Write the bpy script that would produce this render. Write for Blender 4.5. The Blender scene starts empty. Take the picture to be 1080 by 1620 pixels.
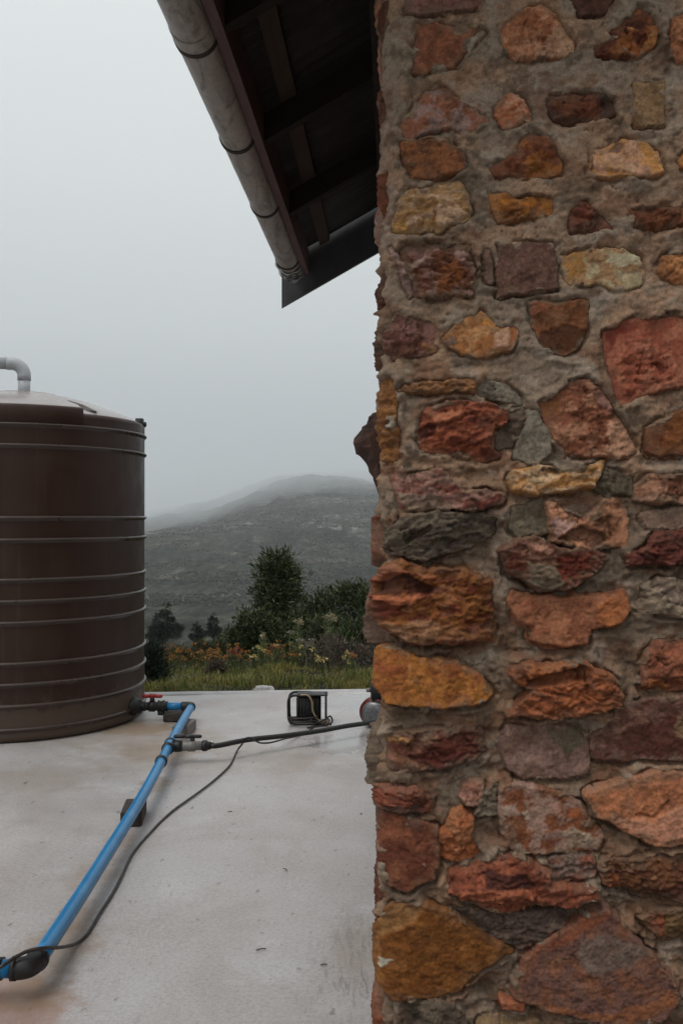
import bpy, math, random
import numpy as np
from mathutils import Vector, Matrix
random.seed(7); RNG = np.random.default_rng(7)
sc = bpy.context.scene
COL = sc.collection
PI = math.pi
# ---------------------------------------------------------------- camera
F = 1450.0; CX, HY = 540.0, 817.0; CAMZ = 1.45
cam = bpy.data.objects.new('camera', bpy.data.cameras.new('camera')); COL.objects.link(cam)
cam.data.sensor_fit = 'VERTICAL'; cam.data.sensor_height = 36; cam.data.lens = 36*F/1620
cam.data.clip_start = 0.05; cam.data.clip_end = 30000
cam.location = (0, 0, CAMZ); cam.rotation_euler = (PI/2 + (HY-810)/F, 0, 0)
sc.camera = cam
# ---------------------------------------------------------------- sky, sun, exposure
SUN_EL, SUN_AZ = math.radians(62), math.radians(-140)
world = bpy.data.worlds.new('World'); sc.world = world; world.use_nodes = True
nt = world.node_tree; nt.nodes.clear()
out = nt.nodes.new('ShaderNodeOutputWorld'); bg = nt.nodes.new('ShaderNodeBackground'); bg.inputs[1].default_value = 0.116
sky = nt.nodes.new('ShaderNodeTexSky'); sky.sky_type = 'NISHITA'; sky.sun_disc = False
sky.sun_elevation = SUN_EL; sky.sun_rotation = SUN_AZ
hsv = nt.nodes.new('ShaderNodeHueSaturation'); hsv.inputs['Saturation'].default_value = 0.12
nt.links.new(sky.outputs[0], hsv.inputs['Color'])
tc = nt.nodes.new('ShaderNodeTexCoord'); sep = nt.nodes.new('ShaderNodeSeparateXYZ'); nt.links.new(tc.outputs['Generated'], sep.inputs[0])
rmp = nt.nodes.new('ShaderNodeValToRGB'); nt.links.new(sep.outputs['Z'], rmp.inputs[0])
e = rmp.color_ramp.elements
e[0].position = 0.0; e[0].color = (.305, .33, .35, 1)
e[1].position = 1.0; e[1].color = (.95, .97, .97, 1)
for p_, c_ in ((.08, (.39, .415, .435)), (.14, (.505, .535, .55)), (.2, (.625, .66, .667)), (.35, (.745, .785, .775)), (.5, (.815, .855, .85))):
    a = e.new(p_); a.color = (*c_, 1)
mul = nt.nodes.new('ShaderNodeVectorMath'); mul.operation = 'SCALE'; mul.inputs[3].default_value = 10.0
nt.links.new(rmp.outputs[0], mul.inputs[0])
mx = nt.nodes.new('ShaderNodeMix'); mx.data_type = 'RGBA'; mx.inputs[0].default_value = 0.88
nt.links.new(hsv.outputs[0], mx.inputs[6]); nt.links.new(mul.outputs[0], mx.inputs[7])
nt.links.new(mx.outputs[2], bg.inputs[0]); nt.links.new(bg.outputs[0], out.inputs[0])
sun = bpy.data.objects.new('sun', bpy.data.lights.new('sun', 'SUN')); COL.objects.link(sun)
sun.data.energy = 1.45; sun.data.angle = math.radians(26); sun.data.color = (1, .95, .88)
sd_ = Vector((math.cos(SUN_EL)*math.sin(SUN_AZ), math.cos(SUN_EL)*math.cos(SUN_AZ), math.sin(SUN_EL)))
sun.rotation_euler = sd_.to_track_quat('Z', 'Y').to_euler()
vs = sc.view_settings; vs.view_transform = 'Standard'; vs.look = 'None'; vs.gamma = 1; vs.use_curve_mapping = False; vs.exposure = 0.0
sc.render.engine = 'CYCLES'
cy = sc.cycles; cy.use_denoising = True; cy.max_bounces = 8; cy.diffuse_bounces = 4; cy.glossy_bounces = 3; cy.volume_bounces = 3
cy.transparent_max_bounces = 8; cy.caustics_reflective = False; cy.caustics_refractive = False
try: cy.denoiser = 'OPENIMAGEDENOISE'
except Exception: pass

# ---------------------------------------------------------------- helpers
def lin(c): 
    c = np.asarray(c, float)/255.0
    return np.where(c <= .04045, c/12.92, ((c+.055)/1.055)**2.4)
def P(px, py, z=None, d=None):
    """world point on the sight line of a photo pixel, at height z or at distance d"""
    rx, rz = (px-CX)/F, (HY-py)/F
    if d is None: d = (z-CAMZ)/rz
    return np.array([rx*d, d, CAMZ+rz*d])
WORLD_LOC = {}
def wloc(o): return WORLD_LOC.get(o.name, np.zeros(3)) if o else np.zeros(3)
def thing(name, label, cat, loc, group=None, kind=None):
    o = bpy.data.objects.new(name, None); COL.objects.link(o); o.empty_display_size = .1
    o.location = loc; WORLD_LOC[o.name] = np.array(loc, float)
    tag(o, label, cat, group, kind); return o
def tag(o, label=None, cat=None, group=None, kind=None):
    for k, v in (('label', label), ('category', cat), ('group', group), ('kind', kind)):
        if v: o[k] = v
    return o
def obj(name, V, Fc, mat, parent=None, smooth=True, colors=None, base=True):
    """one mesh object from world-space vertices; Fc = list of faces or (n,4)/(n,3) array"""
    V = np.asarray(V, float)
    lo, hi = V.min(0), V.max(0)
    org = np.array([(lo[0]+hi[0])/2, (lo[1]+hi[1])/2, lo[2]])
    me = bpy.data.meshes.new(name)
    W = (V-org).astype(np.float32)
    if isinstance(Fc, np.ndarray):
        n, k = Fc.shape
        me.vertices.add(len(W)); me.vertices.foreach_set('co', W.ravel())
        me.loops.add(n*k); me.loops.foreach_set('vertex_index', Fc.astype(np.int32).ravel())
        me.polygons.add(n); me.polygons.foreach_set('loop_start', np.arange(0, n*k, k, dtype=np.int32))
        try: me.polygons.foreach_set('loop_total', np.full(n, k, dtype=np.int32))
        except Exception: pass
        me.update(calc_edges=True)
    else:
        me.from_pydata(W.tolist(), [], [list(map(int, f)) for f in Fc]); me.update()
    me.polygons.foreach_set('use_smooth', np.full(len(me.polygons), bool(smooth)))
    if colors is not None:
        at = me.color_attributes.new('tint', 'FLOAT_COLOR', 'POINT')
        c4 = np.ones((len(W), 4), np.float32); c4[:, :3] = colors
        at.data.foreach_set('color', c4.ravel())
    if mat: me.materials.append(mat)
    o = bpy.data.objects.new(name, me); COL.objects.link(o)
    if parent:
        o.parent = parent; o.location = org - wloc(parent)
    else: o.location = org
    WORLD_LOC[o.name] = org
    return o
class MB:
    def __init__(s): s.V = []; s.F = []; s.n = 0
    def add(s, V, Fc):
        s.V.append(np.asarray(V, float)); s.F += [[int(i)+s.n for i in f] for f in Fc]; s.n += len(V); return s
    def build(s, name, mat, parent=None, smooth=True, colors=None):
        return obj(name, np.concatenate(s.V), s.F, mat, parent, smooth, colors)
def frame_of(d):
    d = np.asarray(d, float); d = d/np.linalg.norm(d)
    u = np.cross([0, 0, 1.0], d)
    if np.linalg.norm(u) < 1e-3: u = np.array([1.0, 0, 0])
    u /= np.linalg.norm(u); return u, np.cross(d, u), d
def catmull(pts, n=8):
    p = np.asarray(pts, float); q = np.vstack([2*p[0]-p[1], p, 2*p[-1]-p[-2]]); outp = []
    for i in range(1, len(q)-2):
        for t in np.linspace(0, 1, n, endpoint=False):
            a, b, c, d = q[i-1:i+3]
            outp.append(.5*((2*b)+(c-a)*t+(2*a-5*b+4*c-d)*t*t+(3*b-a-3*c+d)*t**3))
    outp.append(p[-1]); return np.array(outp)
def tube(pts, r, k=14, caps=True):
    p = np.asarray(pts, float); n = len(p); r = np.broadcast_to(np.asarray(r, float), (n,))
    T = np.gradient(p, axis=0); T /= np.maximum(np.linalg.norm(T, axis=1, keepdims=True), 1e-9)
    u, _, _ = frame_of(T[0]); V = []
    for i in range(n):
        u = u - T[i]*np.dot(u, T[i]); u /= np.linalg.norm(u); w = np.cross(T[i], u)
        a = np.linspace(0, 2*PI, k, endpoint=False)
        V.append(p[i]+r[i]*(np.cos(a)[:, None]*u+np.sin(a)[:, None]*w))
    Fc = [[i*k+j, i*k+(j+1) % k, (i+1)*k+(j+1) % k, (i+1)*k+j] for i in range(n-1) for j in range(k)]
    if caps: Fc += [list(range(k))[::-1], [(n-1)*k+j for j in range(k)]]
    return np.concatenate(V), Fc
def cyl(p0, p1, prof, k=20):
    """lathe along p0->p1, prof = [(t along 0..1, radius)]"""
    p0, p1 = np.asarray(p0, float), np.asarray(p1, float); u, w, d = frame_of(p1-p0); V = []
    a = np.linspace(0, 2*PI, k, endpoint=False)
    for t, r in prof: V.append(p0+(p1-p0)*t+r*(np.cos(a)[:, None]*u+np.sin(a)[:, None]*w))
    n = len(prof)
    Fc = [[i*k+j, i*k+(j+1) % k, (i+1)*k+(j+1) % k, (i+1)*k+j] for i in range(n-1) for j in range(k)]
    Fc += [list(range(k))[::-1], [(n-1)*k+j for j in range(k)]]
    return np.concatenate(V), Fc
def box(c, sx, sy, sz, ax=None, bev=.004):
    """bevelled box, c = centre, ax = 3 axis vectors"""
    ax = np.eye(3) if ax is None else np.asarray(ax, float); b = min(bev, sx*.3, sy*.3, sz*.3)
    V = []
    for z, i in ((-1, 1), (-1, 0), (1, 0), (1, 1)):
        hx, hy = sx/2-(b if i else 0), sy/2-(b if i else 0)
        zz = z*(sz/2-(0 if i else b)); q = b*.7
        for x, y in ((-hx, -hy+q), (-hx+q, -hy), (hx-q, -hy), (hx, -hy+q), (hx, hy-q), (hx-q, hy), (-hx+q, hy), (-hx, hy-q)): V.append((x, y, zz))
    Fc = [[i*8+j, i*8+(j+1) % 8, i*8+8+(j+1) % 8, i*8+8+j] for i in range(3) for j in range(8)]
    Fc += [list(range(8))[::-1], list(range(24, 32))]
    return np.asarray(V)@ax+np.asarray(c, float), Fc
# vectorised gradient noise
def _h(ix, iy, seed):
    h = (ix.astype(np.int64)*374761393+iy.astype(np.int64)*668265263+seed*144665+1013904223) & 0xffffffff
    h = ((h ^ (h >> 13))*1274126177) & 0xffffffff; h ^= h >> 16
    return h
def gn(x, y, seed=0):
    x = np.asarray(x, float); y = np.asarray(y, float)
    ix, iy = np.floor(x), np.floor(y); fx, fy = x-ix, y-iy
    u, v = fx**3*(fx*(fx*6-15)+10), fy**3*(fy*(fy*6-15)+10)
    def g(a, b):
        t = _h(ix+a, iy+b, seed)*(2*PI/4294967296.0); return np.cos(t)*(fx-a)+np.sin(t)*(fy-b)
    return 1.5*((g(0, 0)*(1-u)+g(1, 0)*u)*(1-v)+(g(0, 1)*(1-u)+g(1, 1)*u)*v)
def fbm(x, y, o=4, seed=0, gain=.5):
    s = 0; a = 1; f = 1
    for i in range(o): s = s+a*gn(x*f+i*17.3, y*f-i*9.1, seed+i*31); a *= gain; f *= 2.03
    return s
def sst(a, b, x): t = np.clip((x-a)/(b-a), 0, 1); return t*t*(3-2*t)
def polysd(x, y, V):
    """signed distance to polygon, + inside"""
    V = np.asarray(V, float); d = np.full(x.shape, 1e9); ins = np.zeros(x.shape, bool)
    for i in range(len(V)):
        a, b = V[i-1], V[i]; e = b-a
        t = np.clip(((x-a[0])*e[0]+(y-a[1])*e[1])/(e@e+1e-12), 0, 1)
        d = np.minimum(d, np.hypot(x-a[0]-t*e[0], y-a[1]-t*e[1]))
        if a[1] != b[1]:
            c = ((a[1] > y) != (b[1] > y)) & (x < (b[0]-a[0])*(y-a[1])/(b[1]-a[1])+a[0]); ins ^= c
    return np.where(ins, d, -d)

# ---------------------------------------------------------------- materials
class NT:
    def __init__(s, name):
        s.m = bpy.data.materials.new(name); s.m.use_nodes = True; s.t = s.m.node_tree
        s.b = s.t.nodes['Principled BSDF']; s.out = s.t.nodes['Material Output']
        s.pos = s.t.nodes.new('ShaderNodeNewGeometry').outputs['Position']
    def n(s, k): return s.t.nodes.new(k)
    def l(s, a, b): s.t.links.new(a, b)
    def mapped(s, sc_=(1, 1, 1), rot=(0, 0, 0)):
        m = s.n('ShaderNodeMapping'); m.inputs['Scale'].default_value = sc_; m.inputs['Rotation'].default_value = rot; s.l(s.pos, m.inputs[0]); return m.outputs[0]
    def noise(s, scale, det=5, rough=.55, vec=None, dist=0):
        n = s.n('ShaderNodeTexNoise'); n.inputs['Scale'].default_value = scale; n.inputs['Detail'].default_value = det
        n.inputs['Roughness'].default_value = rough; n.inputs['Distortion'].default_value = dist; s.l(vec or s.pos, n.inputs['Vector']); return n.outputs['Fac']
    def ramp(s, fac, stops):
        r = s.n('ShaderNodeValToRGB'); s.l(fac, r.inputs[0]); el = r.color_ramp.elements
        while len(el) < len(stops): el.new(.5)
        for q, (p, c) in zip(el, stops):
            q.position = p; q.color = (*c, 1) if hasattr(c, '__len__') else (c, c, c, 1)
        return r.outputs[0]
    def mix(s, fac, A, B, mode='MIX'):
        m = s.n('ShaderNodeMix'); m.data_type = 'RGBA'; m.blend_type = mode
        for v, i in ((fac, 0), (A, 6), (B, 7)):
            if hasattr(v, 'links'): s.l(v, m.inputs[i])
            else: m.inputs[i].default_value = v if i == 0 else (*v, 1) if len(v) == 3 else v
        return m.outputs[2]
    def math(s, op, A, B=0.0):
        m = s.n('ShaderNodeMath'); m.operation = op
        for v, i in ((A, 0), (B, 1)):
            if hasattr(v, 'links'): s.l(v, m.inputs[i])
            else: m.inputs[i].default_value = v
        return m.outputs[0]
    def attr(s): a = s.n('ShaderNodeAttribute'); a.attribute_name = 'tint'; return a.outputs['Color']
    def bump(s, h, st, dist=.01, prev=None):
        b = s.n('ShaderNodeBump'); b.inputs['Strength'].default_value = st; b.inputs['Distance'].default_value = dist; s.l(h, b.inputs['Height'])
        if prev: s.l(prev, b.inputs['Normal'])
        return b.outputs[0]
    def done(s, col=None, rough=None, nrm=None, spec=None, metal=None):
        for v, k in ((col, 'Base Color'), (rough, 'Roughness'), (nrm, 'Normal'), (spec, 'Specular IOR Level'), (metal, 'Metallic')):
            if v is None: continue
            if hasattr(v, 'links'): s.l(v, s.b.inputs[k])
            else: s.b.inputs[k].default_value = (*v, 1) if hasattr(v, '__len__') else v
        return s.m
def simple(name, c, rough=.5, var=.2, scale=30, bump=.15, spec=.5, metal=0, dirt=None):
    s = NT(name); f = s.noise(scale, 6, .6)
    c = np.asarray(c, float); col = s.ramp(f, [(.3, tuple(c*(1-var))), (.7, tuple(np.minimum(c*(1+var), 1)))])
    if dirt is not None:
        g = s.noise(scale*.22, 6, .65); col = s.mix(s.ramp(g, [(.48, 0.0), (.66, .8)]), col, dirt)
    return s.done(col, s.ramp(s.noise(scale*.7, 4), [(.3, max(rough-.1, .02)), (.7, min(rough+.12, 1))]), s.bump(s.noise(scale*6, 4), bump, .003), spec, metal)

s = NT('stone_face')
c = s.attr(); f1 = s.noise(160, 6, .7); f2 = s.noise(45, 6, .65, dist=.6)
c = s.mix(1.0, c, s.ramp(f1, [(.28, .62), (.5, 1.0), (.75, 1.35)]), 'MULTIPLY')
c = s.mix(1.0, c, s.ramp(f2, [(.3, .80), (.52, 1.0), (.72, 1.15)]), 'MULTIPLY')
b1 = s.bump(s.noise(70, 7, .7), .55, .006); b1 = s.bump(s.noise(420, 4, .6), .35, .0015, b1)
M_STONE = s.done(c, s.ramp(f2, [(.3, .65), (.7, .9)]), b1, .14)
s = NT('mortar')
c = s.attr(); f1 = s.noise(260, 6, .75); f2 = s.noise(18, 6, .6)
c = s.mix(1.0, c, s.ramp(f1, [(.28, .6), (.5, 1.0), (.75, 1.35)]), 'MULTIPLY')
c = s.mix(1.0, c, s.ramp(f2, [(.3, .78), (.52, 1.0), (.72, 1.15)]), 'MULTIPLY')
b1 = s.bump(s.noise(90, 7, .75), .5, .005); b1 = s.bump(s.noise(520, 3, .6), .45, .0014, b1)
M_MORTAR = s.done(c, .95, b1, .1)
# wet pale concrete
s = NT('concrete')
big = s.noise(1.1, 5, .6, dist=.8); mid = s.noise(4.5, 6, .6, s.mapped((1.0, .55, 1)), .5); fine = s.noise(70, 6, .7)
c = s.ramp(big, [(.3, (.345, .31, .30)), (.5, (.405, .385, .383)), (.72, (.435, .425, .435))])
c = s.mix(s.ramp(mid, [(.48, 0.0), (.76, .45)]), c, (.35, .31, .285))
c = s.mix(s.ramp(s.noise(2.3, 6, .65), [(.56, 0.0), (.68, .45)]), c, (.52, .53, .55))
c = s.mix(1.0, c, s.ramp(fine, [(.3, .74), (.5, 1.0), (.72, 1.14)]), 'MULTIPLY')
c = s.mix(1.0, c, s.ramp(s.noise(240, 4, .8), [(.34, .78), (.5, 1.0), (.66, 1.16)]), 'MULTIPLY')
spk2 = s.noise(75, 3, .6); c = s.mix(s.ramp(spk2, [(.70, 0.0), (.75, .6)]), c, (.17, .15, .13))
spk = s.noise(26, 3, .5, s.mapped((1, .45, 1))); c = s.mix(s.ramp(spk, [(.67, 0.0), (.73, .75)]), c, (.15, .13, .115))
scr = s.noise(9, 7, .8, s.mapped((3.2, .35, 1), (0, 0, .06)), .4); c = s.mix(s.ramp(scr, [(.60, 0.0), (.70, .5)]), c, (.24, .21, .195))
def spot(center, rad, col, strength, c, sx=1.0):
    vm = s.n('ShaderNodeVectorMath'); vm.operation = 'SUBTRACT'; s.l(s.pos, vm.inputs[0]); vm.inputs[1].default_value = center
    v2 = s.n('ShaderNodeVectorMath'); v2.operation = 'MULTIPLY'; s.l(vm.outputs[0], v2.inputs[0]); v2.inputs[1].default_value = (1/rad/sx, 1/rad, 0)
    ln = s.n('ShaderNodeVectorMath'); ln.operation = 'LENGTH'; s.l(v2.outputs[0], ln.inputs[0])
    q = s.math('ADD', ln.outputs['Value'], s.math('MULTIPLY', s.math('SUBTRACT', s.noise(3.2/rad, 6, .65), .5), 1.7))
    k = s.ramp(q, [(.45, strength), (1.0, 0.0)]); return s.mix(k, c, col), k
RUST = (.30, .15, .095); DIRT_SHADE = (.24, .165, .10)
c, _ = spot(tuple(P(35, 1600, 0)), .20, RUST, .6, c, 1.0); c, _ = spot(tuple(P(0, 1560, 0)), .2, RUST, .55, c)
for px, py, r_, sx_, st_ in ((60, 1230, .5, .9, .2), (200, 1165, .5, 1.5, .3), (245, 1240, .2, .5, .7), (150, 1380, .25, .5, .4), (225, 1150, .3, 1.3, .75), (262, 1190, .3, 1.0, .55), (330, 1195, .5, 1.8, .35), (90, 1500, .25, .7, .55), (190, 1330, .16, .5, .5), (120, 1450, .18, .5, .5), (60, 1570, .16, .8, .5), (560, 1500, .3, .35, .3)):  # brown dirt spots; those under the pipe also paint in its shadow
    c, _ = spot(tuple(P(px, py, 0)), r_, DIRT_SHADE, st_, c, sx_)
scf, ks = spot(tuple(P(562, 1520, 0)), .5, (.2, .18, .17), 1.0, c, .28)
sc2 = s.ramp(s.noise(16, 7, .85, s.mapped((3, .4, 1), (0, 0, .25)), .8), [(.5, 0.0), (.6, .75)]); c = s.mix(s.math('MULTIPLY', ks, sc2), c, (.17, .15, .145))
wet = s.ramp(s.noise(.9, 5, .6), [(.42, .30), (.62, .62)])
_, k1 = spot(tuple(P(552, 1173, 0)), .42, RUST, 1.0, c, .8); _, k2 = spot(tuple(P(560, 1110, 0)), .4, RUST, 1.0, c, 1.2); _, k3 = spot(tuple(P(322, 1196, 0)), .09, RUST, 1.0, c, 1.3)
wm = s.math('MAXIMUM', s.math('MAXIMUM', k1, k2), k3)
wmr = s.ramp(wm, [(.35, 0.0), (.55, 1.0)])
rgh = s.mix(wmr, wet, (.05, .05, .05)); c = s.mix(s.math('MULTIPLY', wmr, .35), c, (.25, .24, .24))
bm = s.bump(s.noise(60, 7, .7), .25, .004); bm = s.bump(s.noise(5, 5, .6), .3, .01, bm)
M_CONC = s.done(c, rgh, bm, .5)
M_CONC2 = simple('concrete_edge', (.39, .38, .38), .55, .2, 8, .4)
# plants
def leafmat(name, transl=.25, rough=.5):
    s = NT(name); c = s.attr(); s.done(c, rough, None, .3)
    tr = s.n('ShaderNodeBsdfTranslucent'); s.l(c, tr.inputs[0]); m = s.n('ShaderNodeMixShader'); m.inputs[0].default_value = transl
    s.l(s.b.outputs[0], m.inputs[1]); s.l(tr.outputs[0], m.inputs[2]); s.l(m.outputs[0], s.out.inputs[0]); return s.m
M_LEAF = leafmat('leaves'); M_GRASS = leafmat('grass_blades', .3, .6); M_PETAL = leafmat('petals', .3, .7)
M_BARK = simple('bark', (.09, .065, .045), .85, .35, 40, .6)
# ground, hill
s = NT('hill_ground')
n1 = s.noise(.012, 8, .65); n2 = s.noise(.05, 8, .75, s.mapped((1, .16, 1))); n3 = s.noise(.30, 6, .8, s.mapped((1, .16, 1)))
c = s.ramp(n1, [(.35, (.015, .018, .013)), (.55, (.029, .029, .022)), (.7, (.046, .041, .033))])
c = s.mix(1.0, c, s.ramp(n2, [(.3, .35), (.5, 1.0), (.72, 2.2)]), 'MULTIPLY')
c = s.mix(1.0, c, s.ramp(n3, [(.34, .2), (.5, 1.0), (.64, 2.8)]), 'MULTIPLY')
sp = s.n('ShaderNodeSeparateXYZ'); s.l(s.pos, sp.inputs[0])
up = s.ramp(s.math('DIVIDE', sp.outputs['Y'], 3000.0), [(.14, 0.0), (.22, 1.0), (.5, 1.0)])
rk = s.ramp(s.noise(.016, 7, .7, s.mapped((.6, .28, 1.4))), [(.50, 0.0), (.62, 1.0)])
rk2 = s.ramp(s.noise(.12, 6, .8, s.mapped((1, .2, 1))), [(.50, 0.0), (.62, 1.0)])
c = s.mix(s.math('MULTIPLY', s.math('MULTIPLY', up, rk), rk2), c, (.27, .26, .24))
M_HILL = s.done(c, .95, s.bump(n2, .6, 2.0), .1)
# others
M_TANK = None
s = NT('tank_plastic')
n1 = s.noise(6, 5, .6, s.mapped((1, 1, .25))); n2 = s.noise(220, 3, .5)
c = s.ramp(n1, [(.3, (.030, .0145, .0098)), (.7, (.043, .021, .0145))])
c = s.mix(s.ramp(s.noise(3, 6, .7, s.mapped((2.5, 2.5, .35))), [(.55, 0.0), (.75, .5)]), c, (.070, .045, .034))
sp = s.n('ShaderNodeSeparateXYZ'); s.l(s.pos, sp.inputs[0])
spl = s.ramp(s.math('ADD', sp.outputs['Z'], s.math('MULTIPLY', s.noise(9, 7, .7), -.42)), [(.0, .45), (.06, .0)]); c = s.mix(spl, c, (.13, .095, .07))
st_ = s.ramp(s.noise(11, 5, .6, s.mapped((1.6, 1.6, .06))), [(.60, 0.0), (.75, .30)]); c = s.mix(st_, c, (.10, .075, .06))
M_TANK = s.done(c, s.ramp(s.noise(5, 5), [(.3, .30), (.7, .58)]), s.bump(n2, .12, .001), .25)
M_RIB = simple('rib_highlight_plastic', (.050, .033, .027), .32, .2, 6, .08, .45)  # ribs lightened in the base colour to stand for their sky highlight
M_DOME = simple('pale_wet_plastic', (.27, .235, .235), .2, .12, 4, .05, .5)  # tank top, much paler than the body
M_GPIPE = simple('grey_plastic', (.42, .44, .46), .45, .08, 14, .05)
s = NT('blue_plastic')
c = s.ramp(s.noise(7, 6, .6), [(.3, (.008, .15, .36)), (.7, (.016, .21, .46))])
c = s.mix(s.ramp(s.noise(16, 6, .7, s.mapped((1, .4, 1))), [(.55, 0.0), (.75, .5)]), c, (.13, .34, .47))
M_BLUE = s.done(c, .33, s.bump(s.noise(60, 4), .06, .002), .5)
M_BLACK = simple('black_plastic', (.008, .008, .009), .5, .3, 40, .1)
M_RUBBER = simple('black_rubber', (.011, .011, .011), .55, .3, 60, .15)
M_RED = simple('red_plastic', (.30, .016, .014), .4, .2, 30, .05)
M_GREYV = simple('grey_valve_plastic', (.17, .165, .16), .45, .2, 50, .1)
M_STEEL = simple('steel', (.55, .55, .54), .25, .1, 60, .05, .5, 1.0)
M_DULL = simple('dull_steel', (.20, .20, .20), .4, .3, 60, .1, .5, 1.0)
M_CHAR = simple('weathered_wood', (.040, .030, .024), .8, .4, 25, .6)
M_BLOCK = simple('grey_block', (.17, .15, .14), .85, .25, 25, .5)
M_CORD = simple('brown_cord', (.022, .016, .014), .5, .2, 50, .05)
M_TAN = simple('tan_cord', (.30, .22, .13), .55, .2, 50, .05)
M_PUMP = simple('red_pump_paint', (.12, .018, .014), .4, .3, 25, .15)
s = NT('gutter_plastic')
n1 = s.noise(2.2, 7, .7, s.mapped((5, .7, 5)), .8); n2 = s.noise(30, 6, .7)
c = s.ramp(n1, [(.32, (.26, .235, .205)), (.5, (.37, .34, .315)), (.7, (.42, .39, .37))])
c = s.mix(s.ramp(s.noise(5, 7, .75, s.mapped((3, .8, 3)), 1.4), [(.50, 0.0), (.64, .75)]), c, (.12, .115, .085))
c = s.mix(1.0, c, s.ramp(n2, [(.3, .8), (.6, 1.05)]), 'MULTIPLY')
M_GUTTER = s.done(c, .5, s.bump(n2, .1, .002), .4)
def wood(name, a, b):
    s = NT(name); g = s.noise(6, 7, .7, s.mapped((6, .6, 6)), 1.2)
    return s.done(s.ramp(g, [(.3, a), (.7, b)]), .8, s.bump(g, .4, .004), .2)
M_FASCIA = wood('fascia_paint', (.085, .055, .054), (.14, .092, .09))
M_RAFTER = wood('dark_timber', (.012, .009, .007), (.030, .023, .018))
M_BATTEN = wood('batten_timber', (.045, .032, .025), (.075, .055, .042))
M_SHEET = simple('roof_sheet_metal', (.028, .024, .022), .65, .35, 9, .2, .3)
M_BARGE = simple('barge_sheet', (.06, .06, .064), .6, .2, 12, .15)

# ================================================================ THE GROUND
ELBOW_D = P(50, 1530, .10)
def slab_edge_y(x): return 7.563+(x+1.59)*(7.70-7.563)/1.776
def terr(d, az):
    h = np.interp(d, [0, 7.0, 8.5, 10, 12, 20, 60, 160, 330, 560, 830, 1200, 2600, 6000, 11000, 16000],
                  [-.2, -.2, -.12, -.28, -.6, -1.8, -8.5, -20, -27, -24, -2, 31, 89, 250, 525, 829])
    return h
def ground_z(x, y):
    x = np.asarray(x, float); y = np.asarray(y, float)
    d = np.hypot(x, y); az = np.arctan2(x, y)
    h = terr(d, az)
    off = np.interp(az, [-.6, -.35, -.207, -.145, -.097, -.069, -.041, -.01, .03, .2, .6], [70, 72, 66, 49, 22, 8, 2, 0, 2, 4, 4])
    h = h-sst(500, 1300, d)*d*off/F
    far = sst(700, 1300, d); h = h+far*np.minimum(d/1500, 5)*9*fbm(x/(.11*d+40), y/6000, 5, 77, .6)+sst(80, 600, d)*(1-.8*far)*(4*fbm(x/420, y/420, 4, 3)+1.2*fbm(x/70, y/90, 3, 9))
    h = h+sst(15, 60, d)*1.2*fbm(x/25, y/25, 3, 5)+sst(8, 11, d)*.07*fbm(x/1.2, y/1.2, 3, 6)
    return h
azs = np.concatenate([np.linspace(-PI, -.32, 50, endpoint=False), np.linspace(-.32, .12, 260, endpoint=False), np.linspace(.12, PI, 55)])
rs = np.concatenate([[0.5, 4, 6.5], np.geomspace(7.6, 16400, 380)])
A, R_ = np.meshgrid(azs, rs); X, Y = R_*np.sin(A), R_*np.cos(A); Z = ground_z(X, Y)
nr, na = A.shape; idx = np.arange(nr*na).reshape(nr, na)
q = np.stack([idx[:-1, :-1], idx[:-1, 1:], idx[1:, 1:], idx[1:, :-1]], -1).reshape(-1, 4)
g = obj('ground', np.stack([X, Y, Z], -1).reshape(-1, 3), q[:, ::-1], M_HILL)
tag(g, 'rough dark green ground falling away behind the slab and rising to a cloud-covered hillside', 'ground', None, 'structure')

# ---- concrete slab (uneven trowelled top, straight far edge with a thin lip)
xs = np.concatenate([np.linspace(-6, -2.2, 20, endpoint=False), np.linspace(-2.2, .5, 180, endpoint=False), np.linspace(.5, 6, 25)])
ts = np.concatenate([np.linspace(-4, 2.3, 24, endpoint=False), np.linspace(2.3, 7.45, 260)])
Xg, Tg = np.meshgrid(xs, ts)
Yg = np.where(Tg > 2.3, 2.3+(Tg-2.3)/(7.45-2.3)*(slab_edge_y(Xg)-.12-2.3), Tg)
Zg = .004*fbm(Xg/.9, Yg/.9, 3, 21)+.0012*fbm(Xg/.12, Yg/.2, 3, 22)
nr, na = Xg.shape; idx = np.arange(nr*na).reshape(nr, na)
top = np.stack([Xg, Yg, Zg], -1).reshape(-1, 3)
q = np.stack([idx[:-1, :-1], idx[:-1, 1:], idx[1:, 1:], idx[1:, :-1]], -1).reshape(-1, 4)
ctr = top[q].mean(1); q = q[~((ctr[:, 0] > .02) & (ctr[:, 1] < 2.05))]     # unseen slab before the house left out to cut light bounced onto the wall
slab = obj('concrete_slab', top, q, M_CONC)
tag(slab, 'pale damp concrete slab with rust and dirt stains beside the stone wall', 'slab', None, 'structure')
V = []
for x in xs:
    y1 = slab_edge_y(x); V += [(x, y1-.12, -.002), (x, y1-.115, .003), (x, y1-.012, .004+.003*gn(x*3, 0, 4)), (x, y1, .002), (x, y1+.01, -.3)]
Fc = [[i*5+j, i*5+5+j, i*5+6+j, i*5+1+j] for i in range(len(xs)-1) for j in range(4)]
obj('slab_kerb', V, [f for f in Fc], M_CONC2, slab)

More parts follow.
